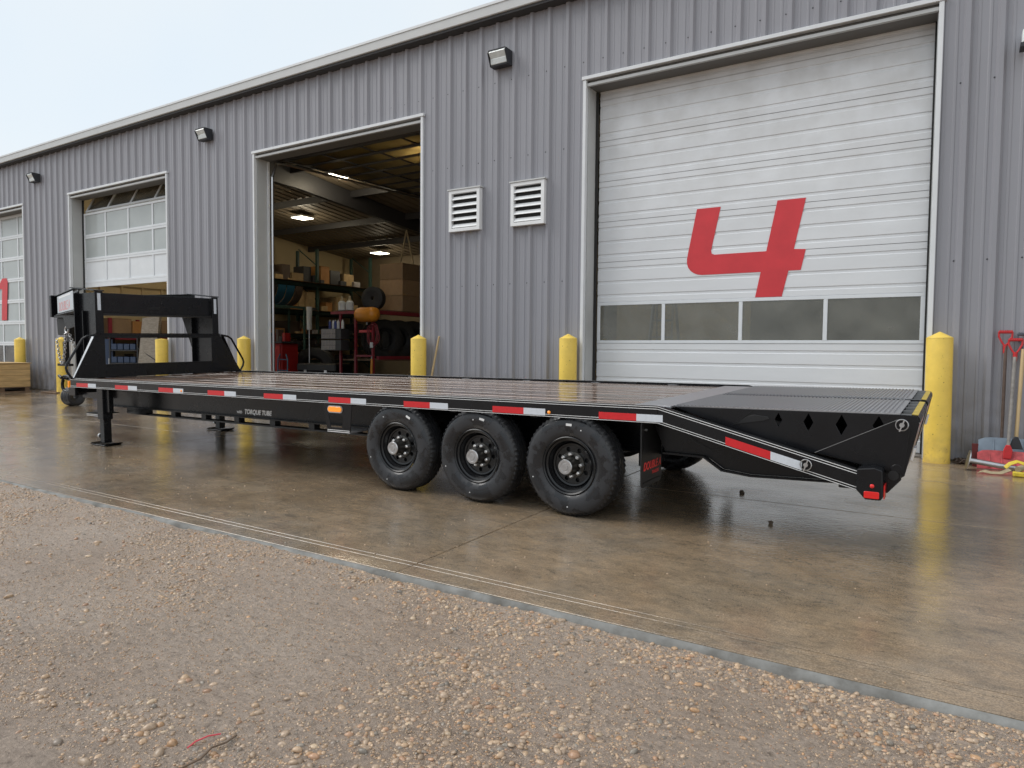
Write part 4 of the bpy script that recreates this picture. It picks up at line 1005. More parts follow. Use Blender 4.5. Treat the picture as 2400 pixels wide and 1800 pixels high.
# approach plate and beavertail floor
body(MB().box(-2.02, -1.74, .08, 2.47, .888, .905), 'approach_plate', 'tread_plate', bevel=.003)
mb = MB(); mb.prism([(-1.76, .80), (-.52, .49), (-.52, .51), (-1.76, .82)], 'xz', .27, my(.27)); mb.build('tail_floor', 'black_matte', TR)
MB().box(-.62, -.50, .08, my(.08), .44, .55).build('rear_beam', 'black_matte', TR, bevel=.004)
for s in (0, 1):
    f = (lambda y: y) if s == 0 else my
    def pr(poly, y0, y1, name, m_, par=None, bevel=0, holes=()):
        a_, b_ = sorted((f(y0), f(y1))); return MB().prism(poly, 'xz', a_, b_, holes=holes).build(name, m_, par or TR, bevel=bevel)
    # light box at the end of the tail rail
    lb = pr([(-.505, .590), (-.41, .604), (-.365, .59), (-.358, .425), (-.372, .405), (-.455, .405), (-.505, .46)], W0 - .018, .10, 'light_box', 'black_paint', bevel=.006)
    pr(rounded(-.462, -.378, .415, .458, .008), W0 - .0235, W0 - .0185, 'tail_light', 'lens_red', lb, bevel=.002)
    mb = MB().lathe([(.013, 0), (.012, .006), (.006, .010), (.0005, .011)], (-.418, 0, .492), 'y', 14); mb.v = [(p[0], f(W0 - .018 - p[1]), p[2]) for p in mb.v]; mb.build('marker_light', 'lens_red', lb, smooth=True)
    a_, b_ = sorted((f(W0 - .005), f(.08))); MB().box(-.356, -.350, a_, b_, .415, .50).build('tail_light', 'lens_red', lb)
    # hinge knuckle
    kn = pr([(-.40, .60), (-.315, .60), (-.29, .585), (-.272, .55), (-.272, .52), (-.345, .43), (-.40, .43)], .102, .125, 'hinge_knuckle', 'black_paint', bevel=.004)
    pr(circ(-.315, .545, .030, 16), .094, .1018, 'hinge_pin', 'black_matte', kn)
    # ramp
    ry0, ry1 = .11, YC - .085
    dia = []
    for cx_, cz_, hw, hh_ in ((-1.003, .848, .024, .047), (-.815, .843, .030, .058), (-.617, .838, .034, .066), (-.405, .845, .034, .062)):
        dia.append([(cx_ - hw, cz_), (cx_, cz_ - hh_), (cx_ + hw, cz_), (cx_, cz_ + hh_)])
    side = [(-1.73, .902), (-1.30, .760), (-.90, .658), (-.62, .625), (-.50, .60), (-.36, .575), (-.275, .53), (-.255, .545), (-.185, .87), (-.20, .918), (-.25, .922)]
    rp = pr(side, ry0, ry0 + .008, 'loading_ramp', 'black_paint', bevel=.002, holes=dia)
    pr(side, ry1 - .008, ry1, 'ramp_side', 'black_paint', rp, bevel=.002, holes=dia)
    pr([(-1.73, .903), (-.29, .9235), (-.29, .931), (-1.73, .911)], ry0 + .002, ry1 - .002, 'ramp_plate', 'tread_plate', rp)
    mb = MB(); a_, b_ = sorted((f(ry0 + .004), f(ry1 - .004)))
    nb = 52
    for i in range(nb):
        x_ = -1.71 + i * (1.40 / nb); z_ = .911 + (x_ + 1.73) * .0139
        mb.prism([(x_, z_), (x_ + .004, z_ + .007), (x_ + .010, z_ + .007), (x_ + .014, z_)], 'xz', a_, b_)
    tag(mb.build('tread_bar', 'tread_plate', rp), kind='stuff')
    # open grate at the tip, yellow taped lip
    for q in range(5): yq = ry0 + .05 + q * (ry1 - ry0 - .1) / 4; pr([(-.29, .905), (-.228, .906), (-.228, .926), (-.29, .925)], yq - .008, yq + .008, 'grate_bar', 'galv', rp)
    pr([(-.228, .890), (-.181, .880), (-.183, .905), (-.195, .920), (-.228, .924)], ry0 + .008, ry1 - .008, 'ramp_lip', 'black_paint', rp)
    pr([(-.228, .9245), (-.194, .9212), (-.194, .925), (-.228, .928)], ry0 + .03, ry1 - .03, 'yellow_tape', 'yellow_tape', rp)
    pr([(-.190, .872), (-.255, .56), (-.265, .56), (-.200, .872)], ry0 + .008, ry1 - .008, 'ramp_end_plate', 'galv', rp)
    for q, m_ in enumerate(('reflect_red', 'reflect_white') * 3):
        w_ = (ry1 - ry0 - .1) / 6; yq = ry0 + .05 + q * w_
        pr([(-.1935, .855), (-.205, .80), (-.2035, .80), (-.192, .855)], yq, yq + w_ - .002, 'end_reflector', m_, rp)
    pr([(-.215, .72), (-.232, .64), (-.215, .64), (-.198, .72)], ry0 + .02, ry0 + .16, 'ramp_latch', 'chrome', rp, bevel=.003)
    # arm plate over the side with its pin
    pr([(-.775, .648), (-.30, .895), (-.262, .898), (-.238, .878), (-.232, .85), (-.262, .56), (-.30, .535), (-.50, .595)], ry0 - .008, ry0 - .0005, 'ramp_arm', 'black_paint', rp, bevel=.003)
    pin(-.277, ry0 - .008, .862, f, rp)
    pr([circ(-.30, .585, .03, 18)[i] for i in range(18)], ry0 - .012, ry0 - .0085, 'arm_boss', 'black_paint', rp, bevel=.002)
    pr([(-1.18, .90), (-1.17, .905), (-1.29, .80), (-1.30, .795)], ry0 - .006, ry0 - .0005, 'ramp_stop', 'black_matte', rp)
    pr([(-1.29, .80), (-1.10, .835), (-1.06, .85), (-1.07, .865), (-1.16, .875), (-1.21, .86)], ry0 - .005, ry0 - .0005, 'spring_arm', 'black_matte', rp, bevel=.002)

# ------------------------------------------------------------------ things standing outside
# crate on a pallet by the far door
ct = thing('wooden_crate', 'large pale plywood crate on a pallet beside the far bollard', 'crate', (-21.75, 8.25, zs(8.25))); ct['_local'] = 1
for i in range(4): MB().box(-.70, .70, -.70, .66, .145 + i * .155, .145 + i * .155 + .151).build('plank', 'wood_new', ct, bevel=.006)
MB().box(-.73, .73, -.73, .69, .767, .785).build('lid', 'wood_new', ct, bevel=.004)
for yy in (-.62, 0, .58): MB().box(-.70, .70, yy - .05, yy + .05, .03, .125).build('pallet_block', 'wood_dark', ct)
MB().box(-.71, .71, -.71, .67, .126, .144).build('pallet_deck', 'wood_dark', ct); MB().box(-.71, .71, -.71, .67, .0, .03).build('pallet_base', 'wood_dark', ct)
MB().box(.701, .703, -.55, -.44, .45, .60).build('paper_label', 'white_stripe', ct)
# loose tyre standing in front of the trailer
def tyre_thing(name, label, cat_, loc, r_, w_, rz=0, lying=False, group=None, m_='rubber_dark', tilt=0, hole=.55):
    t_ = thing(name, label, cat_, loc, group, rz); t_['_local'] = 1
    P = [(r_ * hole, -w_ * .36), (r_ * .62, -w_ * .48), (r_ * .8, -w_ * .5), (r_ * .93, -w_ * .44)]
    tr_ = []
    for k in range(4): a = -w_ * .42 + k * w_ * .22; tr_ += [(r_, a), (r_, a + w_ * .16), (r_ * .965, a + w_ * .165), (r_ * .965, a + w_ * .215)]
    P = P + tr_[:-2] + [(a, -b_) for a, b_ in reversed(P)]
    ax = 'z' if lying else 'y'
    MB().lathe(P, (0, 0, w_ / 2 if lying else r_), ax, 48).build('tread', m_, t_, smooth=True)
    MB().lathe([(r_ * hole, -w_ * .36), (r_ * (hole - .05), -w_ * .3), (r_ * (hole - .05), w_ * .3), (r_ * hole, w_ * .36)], (0, 0, w_ / 2 if lying else r_), ax, 40).build('inner_liner', 'rubber_dark', t_, smooth=True)
    return t_
tyre_thing('loose_tyre', 'small worn tyre standing on the wet slab beyond the landing leg', 'tyre', (-15.72, 7.45, zs(7.45)), .20, .26, rz=R(100), m_='rubber', hole=.3)
# stick leaning by the open doorway
t_ = thing('leaning_stick', 'pale wooden stick leaning against the ribbed wall', 'stick', (-7.60, 9.14, zs(9.14)))
MB().cyl((-7.60, 9.14, zs(9.14)), (-7.40, 9.315, 1.52), .019, .017, n=10).build('shaft', 'wood_handle', t_, smooth=True)
MB().lathe([(.019, 0), (.012, .012), (.0005, .016)], (-7.398, 9.316, 1.516), 'z', 10).build('tip', 'wood_handle', t_, smooth=True)
# shovels
def dgrip(t_, x, y, z, m_, w_=.062, h=.145):
    mb = MB(); mb.cyl((x - w_, y, z), (x + w_, y, z), .017, n=12); mb.build('grip', m_, t_, smooth=True)
    for s in (-1, 1): MB().tube([(x + s * w_ * .96, y, z + .004), (x + s * w_ * .95, y, z - h * .35), (x + s * w_ * .45, y, z - h * .8), (x + s * .008, y, z - h)], .010, 8).build('yoke', m_, t_, smooth=True)
    MB().cyl((x, y, z - h + .012), (x, y, z - h - .085), .022, .019, n=14).build('socket', m_, t_, smooth=True)
    for i in range(6): MB().box(x - w_ + .012 + i * w_ * .32, x - w_ + .02 + i * w_ * .32, y - .019, y + .019, z + .006, z + .020).build('grip_rib', m_, t_)
def scoop(t_, x0, x1, y0, z0, z1, m_, lean=.10):
    mb = MB(); n_ = 12; v = []
    for j in range(5):
        tz = j / 4
        for i in range(n_ + 1):
            u = i / n_; x = x0 + (x1 - x0) * u; bow = .05 * (1 - (2 * u - 1) ** 2); z_ = z0 + (z1 - z0) * tz
            edge = .03 * max(0, abs(2 * u - 1) - .8) / .2 * (1 if j == 4 else 0)
            v.append((x, y0 + lean * tz + bow * (.4 + .6 * tz), z_ - edge))
    N = n_ + 1
    f_ = [(j * N + i, j * N + i + 1, (j + 1) * N + i + 1, (j + 1) * N + i) for j in range(4) for i in range(n_)]
    k_ = len(v); v2 = [(p[0], p[1] + .006, p[2]) for p in v]
    f_ += [tuple(k_ + i for i in reversed(q)) for q in f_]
    rim_ = list(range(N)) + [j * N + n_ for j in range(1, 5)] + [4 * N + i for i in range(n_ - 1, -1, -1)] + [j * N for j in range(3, 0, -1)]
    f_ += [(a, b_, k_ + b_, k_ + a) for a, b_ in zip(rim_, rim_[1:] + rim_[:1])]
    mb.add(v + v2, f_); mb.build('blade', m_, t_, smooth=True)
    for u in (.2, .4, .6, .8):
        xx = x0 + (x1 - x0) * u; bow = .05 * (1 - (2 * u - 1) ** 2)
        MB().bar((xx, y0 + bow * .4 - .005, z0 + .02), (xx, y0 + lean + bow - .005, z1 - .02), .012, .010).build('blade_rib', m_, t_)
yb_ = 9.10
t1 = thing('snow_shovel', 'snow shovel with scuffed red blade, red grip and grey handle', 'shovel', (.50, 9.0, zs(9.0)))
scoop(t1, .205, .75, 8.93, zs(8.93) + .005, .275, 'scoop_red', .10)
MB().cyl((.475, 9.055, .22), (.512, 9.26, 1.275), .017, n=12).build('handle', 'handle_grey', t1, smooth=True)
MB().prism([(.435, .20), (.505, .20), (.515, .29), (.495, .345), (.455, .345), (.435, .29)], 'xz', 9.015, 9.045).build('blade_socket', 'plastic_red', t1, bevel=.004)
dgrip(t1, .515, 9.275, 1.46, 'plastic_red')
t2 = thing('snow_shovel', 'snow shovel with blue-grey blade and wooden handle topped by dark grip', 'shovel', (.60, 9.1, zs(9.1)))
scoop(t2, .215, .90, 9.09, .12, .40, 'scoop_blue', .08)
MB().cyl((.545, 9.13, .36), (.585, 9.27, 1.36), .019, n=12).build('handle', 'wood_handle', t2, smooth=True)
MB().prism([(.49, .30), (.61, .30), (.575, .40), (.56, .43), (.53, .43), (.51, .40)], 'xz', 9.085, 9.125).build('blade_socket', 'lamp_housing', t2, bevel=.004)
dgrip(t2, .592, 9.285, 1.52, 'plastic_slate')
t3 = thing('shovel', 'brown-handled shovel with bright red D-grip standing tallest', 'shovel', (.42, 9.2, zs(9.2)))
MB().cyl((.425, 9.23, zs(9.2) + .0), (.430, 9.29, 1.39), .016, n=12).build('handle', 'handle_brown', t3, smooth=True)
dgrip(t3, .425, 9.295, 1.545, 'plastic_red')
t4 = thing('axe', 'dark red flat tool propped upright beside the shovel blades', 'tool', (.19, 9.06, zs(9.06)))
MB().prism([(.165, zs(9.06)), (.205, zs(9.06)), (.215, .335), (.155, .335)], 'xz', 9.06, 9.075).build('head', 'axe_red', t4, bevel=.003)
MB().box(.172, .198, 9.076, 9.09, zs(9.06), .30).build('shank', 'axe_red', t4)
# load bar with foot plate and strap
t5 = thing('load_bar', 'silver load bar with a flat round foot lying before the shovels', 'bar', (.35, 8.75, zs(8.75)))
MB().cyl((.135, 8.78, .185), (.56, 8.82, .125), .028, n=16).build('tube', 'galv', t5, smooth=True)
MB().cyl((.128, 8.779, .186), (.118, 8.778, .188), .105, n=24).build('foot', 'galv', t5)
t6 = thing('ratchet_strap', 'yellow ratchet strap heaped over the load bar', 'strap', (.55, 8.66, zs(8.66)))
def ribbon(pts, w_, name, m_, par):
    mb = MB(); pts = [Vector(p) for p in pts]; n_ = len(pts)
    for i, p in enumerate(pts):
        d = (pts[min(i + 1, n_ - 1)] - pts[max(i - 1, 0)]).normalized(); sd = d.cross(Vector((0, -.5, 1))).normalized() * w_ / 2
        up_ = sd.cross(d).normalized() * .002
        mb.v += [tuple(p + sd + up_), tuple(p - sd + up_), tuple(p - sd - up_), tuple(p + sd - up_)]
    for i in range(n_ - 1):
        for j in range(4): mb.f.append((i * 4 + j, i * 4 + (j + 1) % 4, (i + 1) * 4 + (j + 1) % 4, (i + 1) * 4 + j)); mb.mi.append(0)
    mb.build(name, m_, par, smooth=True)
g_ = zs(8.65)
ribbon([(.44, 8.70, g_ + .07), (.48, 8.70, g_ + .115), (.54, 8.72, g_ + .14), (.60, 8.72, g_ + .12), (.66, 8.70, g_ + .05), (.62, 8.62, g_ + .02), (.54, 8.60, g_ + .04)], .05, 'webbing', 'strap_yellow', t6)
ribbon([(.48, 8.66, g_ + .06), (.40, 8.62, g_ + .022), (.32, 8.60, g_ + .02), (.26, 8.62, g_ + .03), (.22, 8.66, g_ + .01)], .045, 'webbing', 'strap_tan', t6)
MB().box(.50, .62, 8.58, 8.66, g_ + .0, g_ + .05).build('ratchet', 'strap_yellow', t6, bevel=.01)
MB().cyl((.54, 8.60, g_ + .075), (.58, 8.66, g_ + .085), .03, n=14).build('reel', 'strap_tan', t6, smooth=True)
t7 = thing('chain_pile', 'rusty chain heaped on the slab beside the weathered bollard', 'chain', (.1, 9.2, zs(9.2)))
pts = []; 
for i in range(90): a = i * .55; pts.append((.085 + .10 * math.sin(a * .7) * (1 - i / 200) + .0006 * i, 9.19 + .06 * math.cos(a), zs(9.2) + .012 + .03 * abs(math.sin(i * .31))))
chain(pts, .005, .045).build('links', 'chain_rust', t7, smooth=True)
MB().tube([(.22, 9.15, zs(9.15) + .015), (.25, 9.13, zs(9.15) + .03), (.26, 9.10, zs(9.1) + .015), (.235, 9.09, zs(9.1) + .012)], .008, 6).build('hook', 'chain_rust', t7, smooth=True)
# flat scraps by the far bollard
t8 = thing('scrap_board', 'flat brown scrap board on the slab beside the far bollard', 'board', (-19.9, 8.95, zs(8.95)), rz=R(12)); t8['_local'] = 1
MB().box(-.32, .25, -.12, .12, .002, .03).build('plank', 'wood_dark', t8, bevel=.005); MB().box(-.2, .3, .02, .18, .031, .05).build('plank', 'wood_dark', t8, bevel=.005)
# dark clods on the slab
def clod(x, y, r_, label):
    mb = MB(); n_ = 8; rs = [random.uniform(.7, 1.2) for _ in range(60)]
    v = []; 
    for j in range(1, 5):
        for i in range(n_): a = 2 * math.pi * i / n_; ph = math.pi * j / 5; q = r_ * rs[j * n_ + i]; v.append((q * math.sin(ph) * math.cos(a), q * math.sin(ph) * math.sin(a), q * .8 * math.cos(ph) + r_ * .5))
    v += [(0, 0, r_ * 1.2), (0, 0, 0)]
    f_ = [(j * n_ + i, j * n_ + (i + 1) % n_, (j + 1) * n_ + (i + 1) % n_, (j + 1) * n_ + i) for j in range(3) for i in range(n_)]
    f_ += [(i, (i + 1) % n_, 32) for i in range(n_)] + [(24 + i, 24 + (i + 1) % n_, 33) for i in range(n_)]
    mb.add([(x + p[0], y + p[1], zs(y) + p[2]) for p in v], f_)
    o = mb.build('mud_clod', 'mud_clod'); tag(o, label, 'clod', 'clods of dirt on the slab')
clod(-1.6, 6.38, .026, 'dark clod of dirt on the wet slab under the tail rail')
clod(-1.15, 5.45, .020, 'small brown clod on the wet slab behind the trailer tail')

# ------------------------------------------------------------------ inside the workshop
def high_bay(x, y, z, label, s=.25, energy=60, drop=.3):
    t_ = thing('high_bay_lamp', label, 'lamp', (x, y, z), 'lit lamps hanging from the workshop ceiling'); t_['_local'] = 1
    MB().box(-s, s, -s, s, -.02, -.004).build('diffuser', 'lamp_glow', t_); MB().box(-s - .02, s + .02, -s - .02, s + .02, -.003, .05).build('housing', 'white_box', t_, bevel=.006)
    top = zc(y) - z
    if top > .06: MB().cyl((0, 0, .05), (0, 0, top), .008, n=6).build('hanger', 'steel_dark', t_)
    li = bpy.data.lights.new('lamp_light', 'POINT'); li.energy = energy; li.shadow_soft_size = .2; li.color = (1, .86, .62)
    lo = bpy.data.objects.new('lamp_light', li); COL.objects.link(lo); lo.parent = t_; lo.location = (0, 0, -drop)
high_bay(-13.03, 12.45, 5.58, 'lit square ceiling lamp nearest the open doorway', .25, 22)
high_bay(-17.0, 14.72, 5.28, 'lit ceiling lamp hanging above the green pallet rack', .23, 14)
high_bay(-17.75, 18.9, 4.77, 'lit ceiling lamp far back near the hoist frame', .24, 12)
high_bay(-9.0, 11.3, 5.71, 'lit ceiling lamp glowing through the rolled-up glass door', .20, 75, .13)
high_bay(-17.6, 11.4, 5.5, 'lit ceiling lamp over the bay behind the half-raised door', .23, 45)

high_bay(-3.6, 13.2, 5.35, 'added ceiling lamp brightening the bay behind door 4', .23, 60)  # added lamp, put in to brighten what shows through the door panes
t_ = thing('step_ladder', 'step ladder standing inside the bay behind door 4', 'ladder', (-4.3, 11.6, ZF)); t_['_local'] = 1
for s_ in (-1, 1):
    MB().bar((s_ * .25, -.35, .0), (s_ * .16, 0, 2.3), .03, .06).build('rail', 'galv', t_); MB().bar((s_ * .25, .45, .0), (s_ * .16, .06, 2.3), .03, .04).build('rear_leg', 'galv', t_)
for i in range(7): MB().box(-.23 + i * .01, .23 - i * .01, -.33 + i * .048, -.25 + i * .048, .28 + i * .29, .31 + i * .29).build('rung', 'galv', t_)
t_ = thing('work_bench', 'steel work bench against the far wall behind door 4', 'bench', (-5.5, 15.5, ZF)); t_['_local'] = 1
MB().box(-1.6, 1.6, -.4, .4, .88, .95).build('top', 'pallet_wood', t_)
for a_ in (-1.5, 1.5):
    for b_ in (-.32, .32): MB().box(a_ - .04, a_ + .04, b_ - .04, b_ + .04, 0, .88).build('leg', 'steel_dark', t_)
MB().box(-1.6, 1.6, .41, .44, .95, 2.6).build('tool_board', 'liner_cream', t_)
def box_thing(name, label, cat_, x0, x1, y0, y1, z0, z1, m_, group=None, rz=0, tape=True):
    c = ((x0 + x1) / 2, (y0 + y1) / 2, z0); t_ = thing(name, label, cat_, c, group, rz); t_['_local'] = 1
    a, b_, h = (x1 - x0) / 2, (y1 - y0) / 2, z1 - z0
    MB().box(-a, a, -b_, b_, 0, h - .012).build('carton', m_, t_, bevel=.008)
    if tape:
        MB().box(-a + .002, -.008, -b_ + .002, b_ - .002, h - .011, h).build('flap', m_, t_); MB().box(.008, a - .002, -b_ + .002, b_ - .002, h - .011, h).build('flap', m_, t_)
    return t_
# green pallet rack along the partition
XRK = -18.9
rk = thing('pallet_rack', 'tall green steel pallet rack loaded with cartons and parts', 'rack', (XRK, 18.2, ZF))
for yy in (14.55, 17.0, 19.6):
    for xx in (XRK, XRK - 1.0): MB().box(xx - .05, xx + .05, yy - .04, yy + .04, ZF, 4.75).build('upright', 'rack_green', rk)
    for q in range(4): MB().bar((XRK - .05, yy, .6 + q * 1.2), (XRK - .95, yy, 1.2 + q * 1.2), .03, .03).build('brace', 'rack_green', rk)
LV = [.92, 1.38, 1.80, 2.60, 3.55]
for z_ in LV:
    for xx in (XRK + .04, XRK - 1.04):
        for ya_, yb2 in ((14.59, 16.96), (17.04, 19.56)): MB().box(xx - .02, xx + .02, ya_, yb2, z_ - .12, z_).build('shelf_beam', 'rack_green', rk)
    MB().box(XRK - 1.0, XRK + .32, 14.6, 19.5, z_ - .001, z_ + .004).build('shelf_deck', 'wood_dark', rk)
rs = random.Random(3)
kinds = [('cardboard', 'carton', 'brown carton'), ('pallet_wood', 'crate', 'pale wooden crate'), ('sheet_brown', 'part', 'dark metal part'), ('cardboard_orange', 'carton', 'orange-brown carton'), ('steel_dark', 'part', 'blackened steel part')]
lvname = ['bottom shelf', 'second shelf', 'third shelf', 'fourth shelf', 'top shelf']
for li_, z_ in enumerate(LV):
    y = 14.65
    while y < 18.9:
        w_ = rs.uniform(.18, .62); hmax = [.28, .26, .5, .70, .72][li_]; h = rs.uniform(.3, 1) * hmax; m_, c_, ds = rs.choice(kinds if li_ > 2 else kinds[2:] + kinds[:1])
        if rs.random() < .93:
            box_thing('stored_' + c_, '%s on the %s of the green pallet rack' % (ds, lvname[li_]), c_, XRK - rs.uniform(.5, .9), XRK + rs.uniform(-.12, .06), y, y + w_, z_ + .005, z_ + h, m_, 'goods on the %s of the green rack, %s' % (lvname[li_], ds), rz=rs.uniform(-.12, .12), tape=m_.startswith('card'))
        if rs.random() < .55:
            ym = y + rs.uniform(0, w_); q = rs.uniform(.08, .16); hh_ = rs.uniform(.08, .22); m2 = rs.choice(['sheet_brown', 'steel_dark', 'pallet_wood', 'bin_grey'])
            box_thing('small_part', 'small loose part at the front edge of the %s of the green rack' % lvname[li_], 'part', XRK + .065, XRK + .065 + q * .9, ym - q, ym + q, z_ + .005, z_ + hh_, m2, 'loose parts along the front of the green rack, ' + lvname[li_], rz=0, tape=False)
        y += w_ + rs.uniform(.05, .14)
# curved fender sheets hung on the rack end
for i, m_ in enumerate(('sheet_blue', 'sheet_brown', 'steel_dark', 'sheet_blue', 'sheet_blue', 'sheet_brown')):
    y = 13.5 + i * .34
    t_ = thing('fender_sheet', ('blue' if 'blue' in m_ else 'brown' if 'brown' in m_ else 'black') + ' curved sheet leaning in a row before the rack', 'sheet', (XRK + .55, y, 2.66), 'curved sheets in a row before the rack')
    mb = MB(); a_ = [(.62 * math.cos(R(-100 + k * 11)), .62 * math.sin(R(-100 + k * 11))) for k in range(10)]; b2 = [(.60 * math.cos(R(-100 + k * 11)), .60 * math.sin(R(-100 + k * 11))) for k in range(9, -1, -1)]
    mb.prism([(XRK + .4 + p, 3.30 + q) for p, q in a_ + b2], 'xz', y, y + .30); mb.build('sheet', m_, t_, smooth=True)
    MB().box(XRK + .3, XRK + .36, y + .1, y + .2, 2.68, 2.72).build('clip', 'galv', t_)
fs = thing('sheet_rack', 'dark steel cradle holding the curved sheets', 'rack', (XRK + .5, 15, ZF))
for yy in (13.45, 15.6):
    for xx in (XRK + .2, XRK + .95): MB().box(xx - .03, xx + .03, yy - .03, yy + .03, ZF, 2.66).build('post', 'rack_green', fs)
for xx in (XRK + .2, XRK + .95): MB().box(xx - .025, xx + .025, 13.48, 15.57, 2.58, 2.655).build('rail', 'rack_green', fs)

# red steel rack with big tyres
rr = thing('tyre_rack', 'red steel rack with large tyres between its shelves', 'rack', (-12.6, 14.2, ZF))
RX0, RX1, RY0, RY1 = -13.9, -12.32, 13.0, 16.6
for xx in (RX0 + .32, RX0 + .86, RX1 - .12):
    MB().box(xx - .028, xx + .028, RY0 - .028, RY0 + .028, ZF, 2.2).build('post', 'rack_red', rr)
for xx in (RX0 + .32, RX1): MB().box(xx - .03, xx + .03, RY1 - .03, RY1 + .03, ZF, 2.2).build('post', 'rack_red', rr)
MB().box(RX0, RX1 + .02, RY0 - .05, RY0 + .05, 2.20, 2.27).build('top_rail', 'rack_red', rr)
MB().box(RX1 - .03, RX1 + .04, RY0 + .05, RY1, 2.18, 2.27).build('top_rail', 'rack_red', rr)
MB().box(RX0 + .1, RX1, RY0, RY1, 2.272, 2.30).build('top_shelf', 'wood_dark', rr)
MB().box(RX1 - .03, RX1 + .04, RY0 + .03, RY1, 1.04, 1.12).build('mid_rail', 'rack_red', rr)
MB().box(RX0 + .86, RX1 - .10, RY0 - .02, RY0 + .02, 1.10, 1.15).build('mid_rail', 'rack_red', rr); MB().box(RX0 + 1.0, RX1 - .12, RY0 - .025, RY0 + .02, 1.72, 1.78).build('cross_bar', 'plastic_red', rr)
MB().box(RX0 + .3, RX1, RY0 + .1, RY1, 1.0, 1.035).build('lower_shelf', 'wood_dark', rr)
for i, y in enumerate((13.75, 14.3, 14.9, 15.5)):
    tt = tyre_thing('truck_tyre', 'large black tyre standing on the lower shelf of the red rack', 'tyre', (-12.85, y, 1.04), .52, .42, rz=R(72), group='large tyres on the red rack')
tyre_thing('truck_tyre', 'large tyre lying on the shop floor before the red rack', 'tyre', (-12.9, 12.5, ZF), .62, .34, lying=True, group='tyres lying on the shop floor'); tyre_thing('truck_tyre', 'large tyre lying on the shop floor before the red rack', 'tyre', (-11.7, 12.6, ZF), .62, .34, lying=True, group='tyres lying on the shop floor')
tyre_thing('wheel_tyre', 'black spare wheel standing on top of the red rack', 'wheel', (-12.75, 13.35, 2.30), .30, .22, rz=R(15), hole=.2)
tyre_thing('dark_tyre', 'dark tyre leaning by the black toolbox on the shop floor', 'tyre', (-15.9, 14.2, ZF), .62, .35, rz=R(25))
for i, (y, z_, h) in enumerate(((14.6, 2.30, .42), (14.6, 2.72, .42), (14.6, 3.14, .42))):
    box_thing('stacked_carton', ['bottom', 'middle', 'top'][i] + ' brown carton of the tall stack on the red rack', 'carton', -13.1, -12.3, y - .65, y + .65, z_, z_ + h, 'cardboard')
for i, x in enumerate((-13.58, -13.30)):
    t_ = thing('white_jug', 'white plastic jug standing on the red rack', 'jug', (x, 13.05, 2.30), 'white jugs on the red rack'); t_['_local'] = 1
    MB().lathe([(.001, 0), (.10, .002), (.10, .20), (.06, .24)], (0, 0, 0), 'z', 18).build('body', 'bottle_white', t_, smooth=True); MB().lathe([(.06, .24), (.032, .30), (.030, .37), (.001, .375)], (0, 0, 0), 'z', 14).build('neck', 'strap_tan', t_, smooth=True)
t_ = thing('air_tank', 'orange air tank slung across the front of the red rack', 'tank', (-12.5, 12.85, 2.0)); t_['_local'] = 1
MB().lathe([(.0005, -.36), (.10, -.345), (.17, -.28), (.185, -.2), (.185, .2), (.17, .28), (.10, .345), (.0005, .36)], (0, 0, .16), 'x', 28).build('shell', 'tank_orange', t_, smooth=True)
MB().cyl((0, 0, -.03), (0, 0, -.09), .02, n=8).build('valve', 'galv', t_)
t_ = thing('air_hose', 'coiled dark red air hose hanging on the red rack post', 'hose', (-12.38, 12.93, 1.25)); t_['_local'] = 1
mb = MB(); pts = []
for i in range(170): a = i * .2; pts.append((.02 * math.sin(i * .7) + (.16 + .03 * math.sin(i * .13)) * math.cos(a), .03 * math.sin(i * .05), .42 + (.27 + .03 * math.sin(i * .17)) * math.sin(a)))
mb.tube(pts, .009, 5); mb.build('coil', 'hose_red', t_, smooth=True); MB().box(-.06, .03, -.05, -.01, .08, .22).build('coupling', 'bottle_white', t_, bevel=.01)
for i, z_ in enumerate((1.55, 1.26)):
    t_ = thing('parts_bin', ['upper', 'lower'][i] + ' grey drawer cabinet hung on the red rack', 'cabinet', (-13.62, 12.82, z_)); t_['_local'] = 1
    MB().box(-.36, .36, -.12, .15, 0, .265).build('case', 'steel_dark', t_)
    for r_ in range(2):
        for c_ in range(5): MB().box(-.35 + c_ * .105 + .003, -.35 + (c_ + 1) * .105 - .003, -.135, -.1215, .01 + r_ * .125, .128 + r_ * .125).build('drawer', 'bin_grey', t_, bevel=.004)
for i, (x, m_) in enumerate(((-13.78, 'can_blue'), (-13.66, 'bottle_white'), (-13.58, 'can_blue'), (-13.48, 'bottle_white'), (-13.32, 'bottle_white'))):
    t_ = thing('spray_can', ('blue' if 'blue' in m_ else 'white') + ' can standing on the upper drawer cabinet', 'can', (x, 12.82, 1.818), ('blue' if 'blue' in m_ else 'white') + ' cans on the drawer cabinet'); t_['_local'] = 1
    MB().lathe([(.001, 0), (.036, .001), (.036, .17), (.02, .195)], (0, 0, 0), 'z', 14).build('can', m_, t_, smooth=True); MB().lathe([(.02, .195), (.016, .225), (.001, .226)], (0, 0, 0), 'z', 10).build('nozzle', 'bottle_white', t_, smooth=True)
t_ = thing('yellow_carton', 'yellow carton on the shop floor beside the red rack', 'carton', (-14.3, 12.9, ZF)); t_['_local'] = 1
MB().box(-.32, .32, -.25, .25, .01, .46).build('carton', 'box_yellow', t_, bevel=.01); 
for i in range(4): MB().box(-.28, .28, -.2525, -.2505, .08 + i * .09, .10 + i * .09).build('print_band', 'wood_dark', t_)
t_ = thing('floor_jack_handle', 'orange pry bar leaning on the red rack post', 'bar', (-12.42, 12.9, ZF)); MB().cyl((-12.42, 12.9, ZF), (-12.44, 12.955, 1.05), .03, n=10).build('bar', 'tank_orange', t_); MB().cyl((-12.44, 12.955, 1.05), (-12.44, 12.957, 1.12), .018, n=8).build('tip', 'galv', t_)
